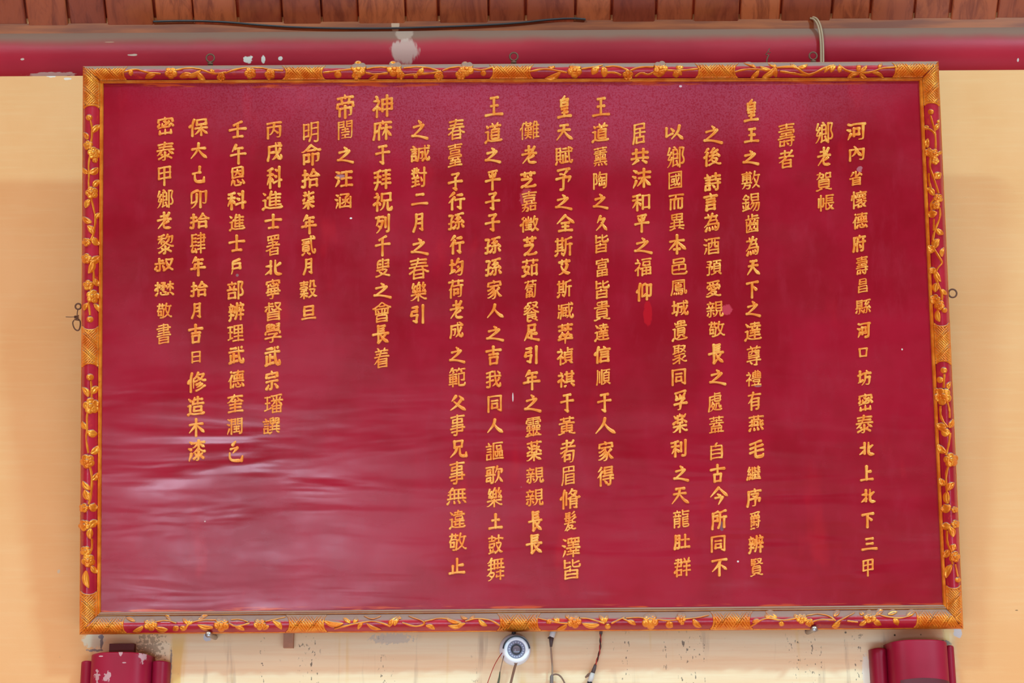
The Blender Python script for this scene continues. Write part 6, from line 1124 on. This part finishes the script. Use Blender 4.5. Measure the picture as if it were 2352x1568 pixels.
def brush(strokes, x0, y0, x1, y1):
    """brush strokes in pixels fitted to the box; returns [(points, radii)]"""
    out = []
    for s in strokes:
        s = s.copy()
        s[:, 1] = -s[:, 1]
        s[:, 1] -= 0.13 * s[:, 0]
        out.append(s)
    allp = np.vstack(out)
    mn, mx = allp.min(0), allp.max(0)
    ln = 0.0
    W, H = x1 - x0, y1 - y0
    rad = 3.0
    sc = np.array([(W - 2 * rad) / max(mx[0] - mn[0], 8), (H - 2 * rad) / max(mx[1] - mn[1], 8)])
    sc = np.minimum(sc, sc.min() * 1.6)
    off = np.array([(x0 + x1) / 2, (y0 + y1) / 2]) - (mn + mx) / 2 * sc
    out = [s * sc + off for s in out]
    ln = sum(np.hypot(*np.diff(s, axis=0).T).sum() for s in out)
    rad = min(3.35, max(2.0, 0.58 * W * H / (2 * ln)))
    res = []
    for s in out:
        # split at sharp corners
        cuts = [0]
        for i in range(1, len(s) - 1):
            a, b = s[i] - s[i - 1], s[i + 1] - s[i]
            la, lb = np.hypot(*a), np.hypot(*b)
            if la > 4 and lb > 4 and (a @ b) / (la * lb + 1e-9) < 0.45:
                cuts.append(i)
        cuts.append(len(s) - 1)
        for c0, c1 in zip(cuts[:-1], cuts[1:]):
            q = s[c0:c1 + 1]
            d = q[-1] - q[0]
            if (abs(d[0]) > 1.6 * abs(d[1]) and d[0] < 0) or (abs(d[0]) <= 1.6 * abs(d[1]) and d[1] < 0):
                q = q[::-1]
                d = -d
            L = np.hypot(*np.diff(q, axis=0).T).sum()
            if L < 1.0:
                continue
            horiz = abs(d[0]) > 1.6 * abs(d[1])
            p = resample(smooth_path(q, 2), max(1.6, min(3.0, L / 5)))
            jit = np.array([random.uniform(-.35, .35), random.uniform(-.35, .35)])
            p = p + jit
            t = np.linspace(0, 1, len(p))
            b = rad * random.uniform(.92, 1.08)
            if L < 3.6 * rad:
                r = b * (0.72 + .55 * t)
            elif horiz:
                r = b * (0.98 - .28 * np.sin(pi * t) + .14 * t)
                arch = np.sin(pi * t) * -0.035 * L
                p[:, 1] += arch * (1 if L > 14 else 0)
            elif d[0] < -0.25 * abs(d[1]):
                r = b * (1.2 - .75 * t ** 1.3)
            elif d[0] > 0.35 * abs(d[1]):
                r = b * (0.62 + .75 * np.minimum(t / .82, 1) - .9 * np.clip((t - .82) / .18, 0, 1) ** 2 * .7)
            else:
                r = b * (1.18 - .22 * np.sin(pi * t) - .10 * t)
            res.append((p, r))
    return res


def stroke_mesh(mb, p, r, lift):
    t = np.gradient(p, axis=0)
    t /= np.hypot(t[:, 0], t[:, 1])[:, None] + 1e-9
    # rounded ends
    pre = [(p[0] - t[0] * r[0] * f, r[0] * g, t[0]) for f, g in ((.95, .22), (.75, .66), (.4, .92))]
    post = [(p[-1] + t[-1] * r[-1] * f, r[-1] * g, t[-1]) for f, g in ((.4, .92), (.75, .66), (.95, .22))]
    P = np.array([a for a, _, _ in pre] + list(p) + [a for a, _, _ in post])
    Rr = np.array([b for _, b, _ in pre] + list(r) + [b for _, b, _ in post])
    T = np.array([c_ for _, _, c_ in pre] + list(t) + [c_ for _, _, c_ in post])
    N = np.stack([-T[:, 1], T[:, 0]], 1)
    q = P[:, None, :] + N[:, None, :] * (Rr[:, None] * CJ[None, :])[:, :, None]
    hl = lift * np.clip(Rr / 2.6, .35, 1.1)
    hl[[0, -1]] *= .35
    hl[[1, -2]] *= .8
    hh = hl[:, None] * CH[None, :]
    xy = plq(q[:, :, 0].ravel(), q[:, :, 1].ravel(), 0.0)
    mb.grid(pw(xy, hh.ravel()).reshape(len(P), len(CJ), 3))


for column in COLUMNS:
    items = [(q[0], q[1:]) for q in column]
    b = items[0][1]
    top = pw(plq([(b[0] + b[2]) / 2], [b[1]], 0), 0)[0]
    colm = empty('inscription_column', top, plaque)
    for ch, (x0, y0, x1, y1) in items:
        mb = MB()
        for p, r in brush(GL[ch], x0, y0, x1, y1):
            stroke_mesh(mb, p, r, 0.0040)
        mb.build('carved_character', M['ink'], colm)


# ---- iron eyes screwed into the frame
def ring(mb, c, r, w, nrm=(0, -1, 0.0), k=22, a0=0.0, a1=2 * pi):
    c = np.asarray(c, float)
    nrm = np.asarray(nrm, float) / np.linalg.norm(nrm)
    a = np.cross(nrm, (0, 0, 1))
    a /= np.linalg.norm(a)
    b = np.cross(nrm, a)
    mb.tube([c + r * (a * cos(t) + b * sin(t)) for t in np.linspace(a0, a1, k)], w, 8, caps=False)


px2m = 0.00128


def plaque_pt(px, py, h):
    return pw(plq([px], [py], h), h)[0]


for (x, y, r, kx, ky) in ((483, 133.5, 9.0, 483, 149), (1180, 130, 9.0, 1180, 145), (1867.5, 128.5, 8.5, 1868, 143)):
    mb = MB()
    c = plaque_pt(x, y, -0.022)
    ring(mb, c, r * px2m, 0.0026, PN)
    mb.tube([plaque_pt(x, y + r, -.022), plaque_pt(kx, ky + 4, -.022)], .0034)
    mb.lathe(plaque_pt(kx, y + r + 4, -.022), PY, [(-.004, .0), (-.004, .008), (.002, .008), (.003, .0)], 16)
    mb.build('hanging_eye', M['rust'], plaque)
for (x, y, r, kx) in ((2188, 673.5, 9.0, 2176), (179.5, 703.5, 6.2, 190)):
    mb = MB()
    ring(mb, plaque_pt(x, y, -0.022), r * px2m, 0.0024, PN)
    mb.tube([plaque_pt(x + (r if kx > x else -r), y, -.022), plaque_pt(kx + (8 if kx > x else -8), y, -.022)], .003)
    mb.build('hanging_eye', M['rust'], plaque)

# ------------------------------------------------------------------ small things
def wpath(pts, y):
    """room points from pixels (x, y[, depth])"""
    return [at(p[0], p[1], p[2] if len(p) > 2 else y) for p in pts]


def spline3(P, n=3):
    return smooth_path(np.array(P), n)


# wire tied to the left eye
pt = lambda x, y, h=-.022: plaque_pt(x, y, h)
mb = MB()
mb.tube(spline3([pt(179, 709), pt(177, 720), pt(178, 730)]), .0016, 6)
mb.tube(spline3([pt(151, 727.5), pt(165, 728), pt(180, 727)]), .0011, 6)
tw = [pt(176 + 5 * cos(t), 724 + t * 0.62, -.022 + .004 * sin(t)) for t in np.linspace(0, 6 * pi, 60)]
mb.tube(tw, .0013, 6)
mb.tube(spline3([pt(170, 735), pt(166, 741), pt(171, 756), pt(180, 760), pt(184, 752), pt(185, 738), pt(180, 732)]), .0020, 6)
tag(mb.build('wire_tie', M['rust']), 'twisted rusty wire tied to the eye on the left side of the plaque', 'wire')

# pegs under the plaque
for (x, y, lab) in ((478, 1456, 'grey steel peg under the left half of the plaque frame'), (1871, 1443.5, 'bright steel peg under the right half of the plaque frame')):
    mb = MB()
    a = at(x, y, -0.115)
    mb.lathe((a[0], 0.0, a[2] + .002), (0, -1, -0.02), [(-.01, .0), (-.01, .007), (.100, .007), (.108, .0088), (.114, .0085), (.117, .006), (.118, 0)], 24)
    tag(mb.build('support_peg', M['steel']), lab, 'peg', 'pegs carrying the plaque')

# wooden tab below the frame
a, b = at(652, 1440, -0.02), at(673, 1487, -0.02)
mb = MB()
mb.box(a[0], b[0], -0.022, 0.004, b[2], a[2] + .01)
o = mb.build('wooden_peg', M['tab'], smooth=False)
tag(o, 'small brown wooden peg on the wall below the plaque frame, near left', 'peg')

# dry twig on the plaque's top edge
mb = MB()
mb.tube(spline3([pt(1761, 146), pt(1761, 137), pt(1766, 126)]), [.0026] * 3 + [.0024] * 40 if False else .0024, 6)
mb.tube([pt(1766, 127), pt(1758, 125)], .0014, 6)
mb.tube([pt(1759, 126), pt(1768, 111)], .0015, 6)
mb.tube([pt(1763, 118), pt(1770, 121)], .0012, 6)
tag(mb.build('dry_twig', M['rust']), 'tiny dark twig standing on the top edge of the plaque against the beam', 'twig')

# black cable along the batten
P = spline3(wpath([(352, 49.5), (440, 47.5), (520, 50.5), (600, 58), (700, 64), (850, 66), (1000, 62.5), (1130, 57), (1200, 52), (1255, 45.5), (1310, 41.5), (1345, 44.5)], -0.0125), 3)
mb = MB().tube(P, .0032, 8)
tag(mb.build('black_cable', M['cablek']), 'thin black cable sagging along the batten under the ceiling planks', 'cable')

# beige twin cable over the beam
tc = empty('beige_cable', at(1888, 140, -0.045))
tag(tc, 'beige twin cable hanging over the red beam behind the plaque', 'cable')
for dx in (-2.7, 2.7):
    P = spline3(wpath([(1864 + dx, 41 - dx * .5, -.012), (1873 + dx, 43 - dx * .5, -.02), (1881 + dx, 56 - dx * .3, -.036), (1885.5 + dx, 76, -.044), (1888 + dx, 100, -.046), (1888.5 + dx, 150, -.042)], 0), 3)
    MB().tube(P, .0032, 8).build('strand', M['cableb'], tc)

# security camera
cc = at(1186, 1491, -0.115)
wall_c = at(1183, 1492, 0.0)
camo = empty('security_camera', (wall_c[0], 0, wall_c[2]))
tag(camo, 'round white security camera with a ring of diodes on the wall below the plaque', 'camera')
ax = CAM - cc
ax = ax / np.linalg.norm(ax) + np.array([0, 0, 0.02])
ax /= np.linalg.norm(ax)
MB().lathe(wall_c + np.array([0, -.001, 0]), (0, -1, 0), [(0, 0), (0, .043), (.006, .044), (.012, .042), (.018, .034), (.02, 0)]).build('base', M['white'], camo)
MB().tube([wall_c + np.array([0, -.015, 0]), cc - ax * .05], .016, 20).build('stalk', M['white'], camo)
MB().lathe(cc - ax * .075, ax, [(0, 0), (0, .026), (.008, .0325), (.06, .035), (.072, .0362), (.0745, .0355), (.0765, .031), (.0762, .0262), (.074, .0246), (.069, .0242)]).build('housing', M['white'], camo)
MB().lathe(cc - ax * .006, ax, [(0, .0250), (.0008, .0225), (.0015, .020), (.0015, .0)]).build('diode_plate', M['greyglass'], camo)
u1 = np.cross(ax, (0, 0, 1.0))
u1 /= np.linalg.norm(u1)
u2 = np.cross(u1, ax)
for i in range(18):
    t = 2 * pi * i / 18 + .1
    c = cc - ax * .005 + (u1 * cos(t) + u2 * sin(t)) * .0196
    MB().lathe(c, ax, [(0, .0021), (.0012, .0019), (.002, .0012), (.0023, 0)], 10).build('diode', M['led'], camo)
MB().lathe(cc - ax * .0045, ax, [(0, .0150), (.003, .0148), (.0042, .0135), (.003, .0118), (.002, .0112)]).build('lens_rim', M['black'], camo)
MB().lathe(cc - ax * .0045, ax, [(.0008, .0118), (.0025, .008), (.0033, .004), (.0035, 0)]).build('lens', M['lens'], camo)
mb = MB()
P = []
for t in np.linspace(0.02 * pi, 0.98 * pi, 30):
    d = u1 * cos(t) + u2 * sin(t)
    P.append([cc + ax * .0008 + d * .0335, cc + ax * .012 + d * .0345, cc + ax * .012 + d * .0375, cc - ax * .06 + d * .0385])
MB().grid(P).build('visor', M['black'], camo)
MB().tube([wall_c + np.array([-.004, -.008, .04]), wall_c + np.array([-.002, -.008, .056])], .006, 10).build('bracket', M['black'], camo)


def cord(name, pts, y, r, mat, lab, cat='cable', parent=None):
    o = MB().tube(spline3(wpath(pts, y), 3), r, 8).build(name, mat, parent)
    if lab:
        tag(o, lab, cat)
    return o


cord('thin_red_wire', [(1153, 1499, -.02), (1142, 1515, -.03), (1132, 1534, -.03), (1112, 1590, -.02)], -.02, .0012, M['cabler'], 'thin red wire running down to the left from the security camera', 'wire')
gw = empty('green_tipped_wire', at(1150, 1530, -.02))
tag(gw, 'thin brown wire ending in a dark green plug below the security camera', 'wire')
cord('wire', [(1157, 1506, -.02), (1153, 1522, -.03), (1148, 1546, -.03)], -.02, .0014, M['cableg'], None, parent=gw)
MB().tube(wpath([(1148.5, 1542), (1147, 1555), (1144, 1570), (1142, 1590)], -.03), [.0015, .0026, .0034, .0034], 10).build('plug', M['cablegr'], gw)
bc = empty('camera_cable', at(1184, 1530, -.05))
tag(bc, 'brown cable hanging from the bottom of the security camera', 'cable')
cord('cable', [(1186, 1521, -.085), (1181, 1536, -.07), (1168, 1590, -.04)], -.04, .0036, M['cablebr'], None, parent=bc)
MB().tube(wpath([(1180.5, 1521), (1189, 1520)], -.088), .0035, 10).build('grommet', M['boot'], bc)

mc = empty('grey_cable', at(1267, 1500, -.015))
tag(mc, 'grey brown cable with taped plug hanging under the plaque, right of the camera', 'cable')
MB().tube(wpath([(1271, 1442), (1270, 1452), (1267, 1463)], -.02), [.0085, .0085, .0078], 14).build('taped_plug', M['tape'], mc)
MB().tube(wpath([(1266.5, 1462), (1266, 1472), (1265.5, 1485)], -.02), [.0078, .0058, .0034], 12).build('strain_boot', M['bootdk'], mc)
MB().tube(wpath([(1258, 1465), (1266, 1463)], -.02), [.0015, .004], 8).build('tape_end', M['bootdk'], mc)
cord('cord', [(1265, 1484), (1267, 1510), (1269, 1535), (1268, 1556)], -.018, .0026, M['cableg'], None, parent=mc)
cord('branch_cord', [(1268, 1551), (1274, 1547.5), (1284, 1549), (1293, 1559), (1304, 1585)], -.018, .0023, M['cablebr'], None, parent=mc)
MB().tube(wpath([(1268, 1549), (1267, 1554), (1266.5, 1590)], -.018), [.003, .0052, .0054], 12).build('connector', M['boot'], mc)

rc = empty('red_black_cable', at(1370, 1500, -.015))
tag(rc, 'twisted red and dark cable with taped connector hanging under the plaque', 'cable')
for ph, mt in ((0, 'cabler'), (pi, 'cabledk')):
    base = resample(smooth_path([(1380.5, 1440), (1379.5, 1462), (1378.5, 1490), (1374, 1508), (1367, 1529)], 3), 2.0)
    P = [at(x + 1.15 * cos(ph + i * .42), y, -.018 + .0016 * sin(ph + i * .42)) for i, (x, y) in enumerate(base)]
    MB().tube(P, .0018, 7).build('wire', M[mt], rc)
MB().tube(wpath([(1380.5, 1444), (1380, 1456)], -.018), .0046, 10).build('grommet', M['bootdk'], rc)
MB().tube(wpath([(1367.5, 1526), (1365, 1535), (1361, 1546)], -.018), [.0036, .0052, .0062], 12).build('strain_boot', M['bootdk'], rc)
MB().tube(wpath([(1361, 1545), (1358, 1556), (1354, 1566)], -.018), [.0068, .0078, .0072], 12).build('taped_connector', M['tape'], rc)
MB().tube(wpath([(1355, 1563), (1350, 1595)], -.018), [.0072, .0076], 12).build('socket', M['black'], rc)
mb = MB()
fl = [at(1362, 1541, -.02), at(1350, 1546, -.028), at(1343, 1554, -.022), at(1345, 1557, -.02), at(1356, 1551, -.018)]
mb.add(fl + [np.array(p) + [0, .002, 0] for p in fl], [(0, 1, 2, 3, 4), (9, 8, 7, 6, 5)] + [(i, (i + 1) % 5, 5 + (i + 1) % 5, 5 + i) for i in range(5)])
mb.build('tape_flap', M['cablebr'], rc, smooth=False)

# curved red boards at the foot of the picture
def lobed(name, xs, tops, lab, mirror):
    """xs: pixel edges of left wing, centre, right wing; tops: pixel tops"""
    root = empty(name, (at((xs[0] + xs[3]) / 2, 1500, 0)[0], -0.02, 1.0))
    tag(root, lab, 'board', 'curved red boards hung on the wall')
    YB = -0.03
    X = [at(x, 1530, YB - .015)[0] for x in xs]
    zt_ = [at(1176, t, YB - .02)[2] for t in tops]
    zlow = 1.0
    for nm, i, dep, zt1, arch in (('wing', 0, .028, zt_[0], .004), ('centre', 1, .075, zt_[1], .0), ('wing', 2, .028, zt_[2], .004)):
        xa, xb = X[i], X[i + 1]
        if i == 1:
            xa -= .004
            xb += .004
        tt = np.linspace(0, 1, 33)
        c = tt * 2 - 1
        ex = 3.2 if i == 1 else 2.2
        bul = dep * (1 - np.abs(c) ** ex) ** (1 / ex)
        yb = YB + (.012 if i != 1 else 0)
        front = np.stack([xa + (xb - xa) * tt, yb - bul, np.full(33, zt1)], 1)
        front[:, 2] = zt1 + (-.006 * np.abs(c) ** 3 if i == 1 else -.003 * np.abs(c) ** 2)
        rows = []
        for z in (0.0, .0022, .005):
            r_ = front.copy()
            r_[:, 1] += .004 * (1 - z / .005) ** 2
            r_[:, 2] -= z
            rows.append(r_)
        low = front.copy()
        low[:, 2] = zlow
        rows.append(low)
        mb = MB().grid(rows)
        back = front.copy()
        back[:, 1] = 0.0
        top = rows[0]
        mb.grid([back, top])
        bl = back.copy()
        bl[:, 2] = zlow
        for s in (0, -1):
            mb.add([rows[0][s], rows[2][s], rows[3][s], bl[s], back[s]], [(0, 1, 2, 3, 4)])
        part = mb.build(nm, M['lobed'], root)
    return root, X, YB


r1, Xl, YB = lobed('curved_board', (182, 214, 344, 385), (1510, 1495, 1511), 'curved red board with chipped paint at the lower left, under the plaque corner', False)
a, b = at(252, 1478, -.02), at(308, 1500, -.02)
mb = MB()
mb.box(a[0], b[0], -.024, .004, b[2] - .03, a[2])
mb.build('hanging_block', M['darkred'], r1, smooth=False)
r2, Xr, YB = lobed('curved_board', (2004, 2043, 2173, 2198), (1492, 1478, 1487), 'curved red board with a dark arched field at the lower right, under the plaque corner', True)
# darker maroon field laid on the board's face, at its foot
tt = np.linspace(0, 1, 33)
c = tt * 2 - 1
bul = .075 * (1 - np.abs(c) ** 3.2) ** (1 / 3.2)
xa, xb = Xr[1] - .004, Xr[2] + .004
sel = (tt > .12) & (tt < .97)
f = np.stack([xa + (xb - xa) * tt, YB - bul - .0012, at(1176, 1562, YB - .08)[2] - .010 * np.abs(c) ** 2], 1)[sel]
g = f.copy()
g[:, 2] = 1.05
MB().grid([f, g]).build('arched_field', M['field'], r2)
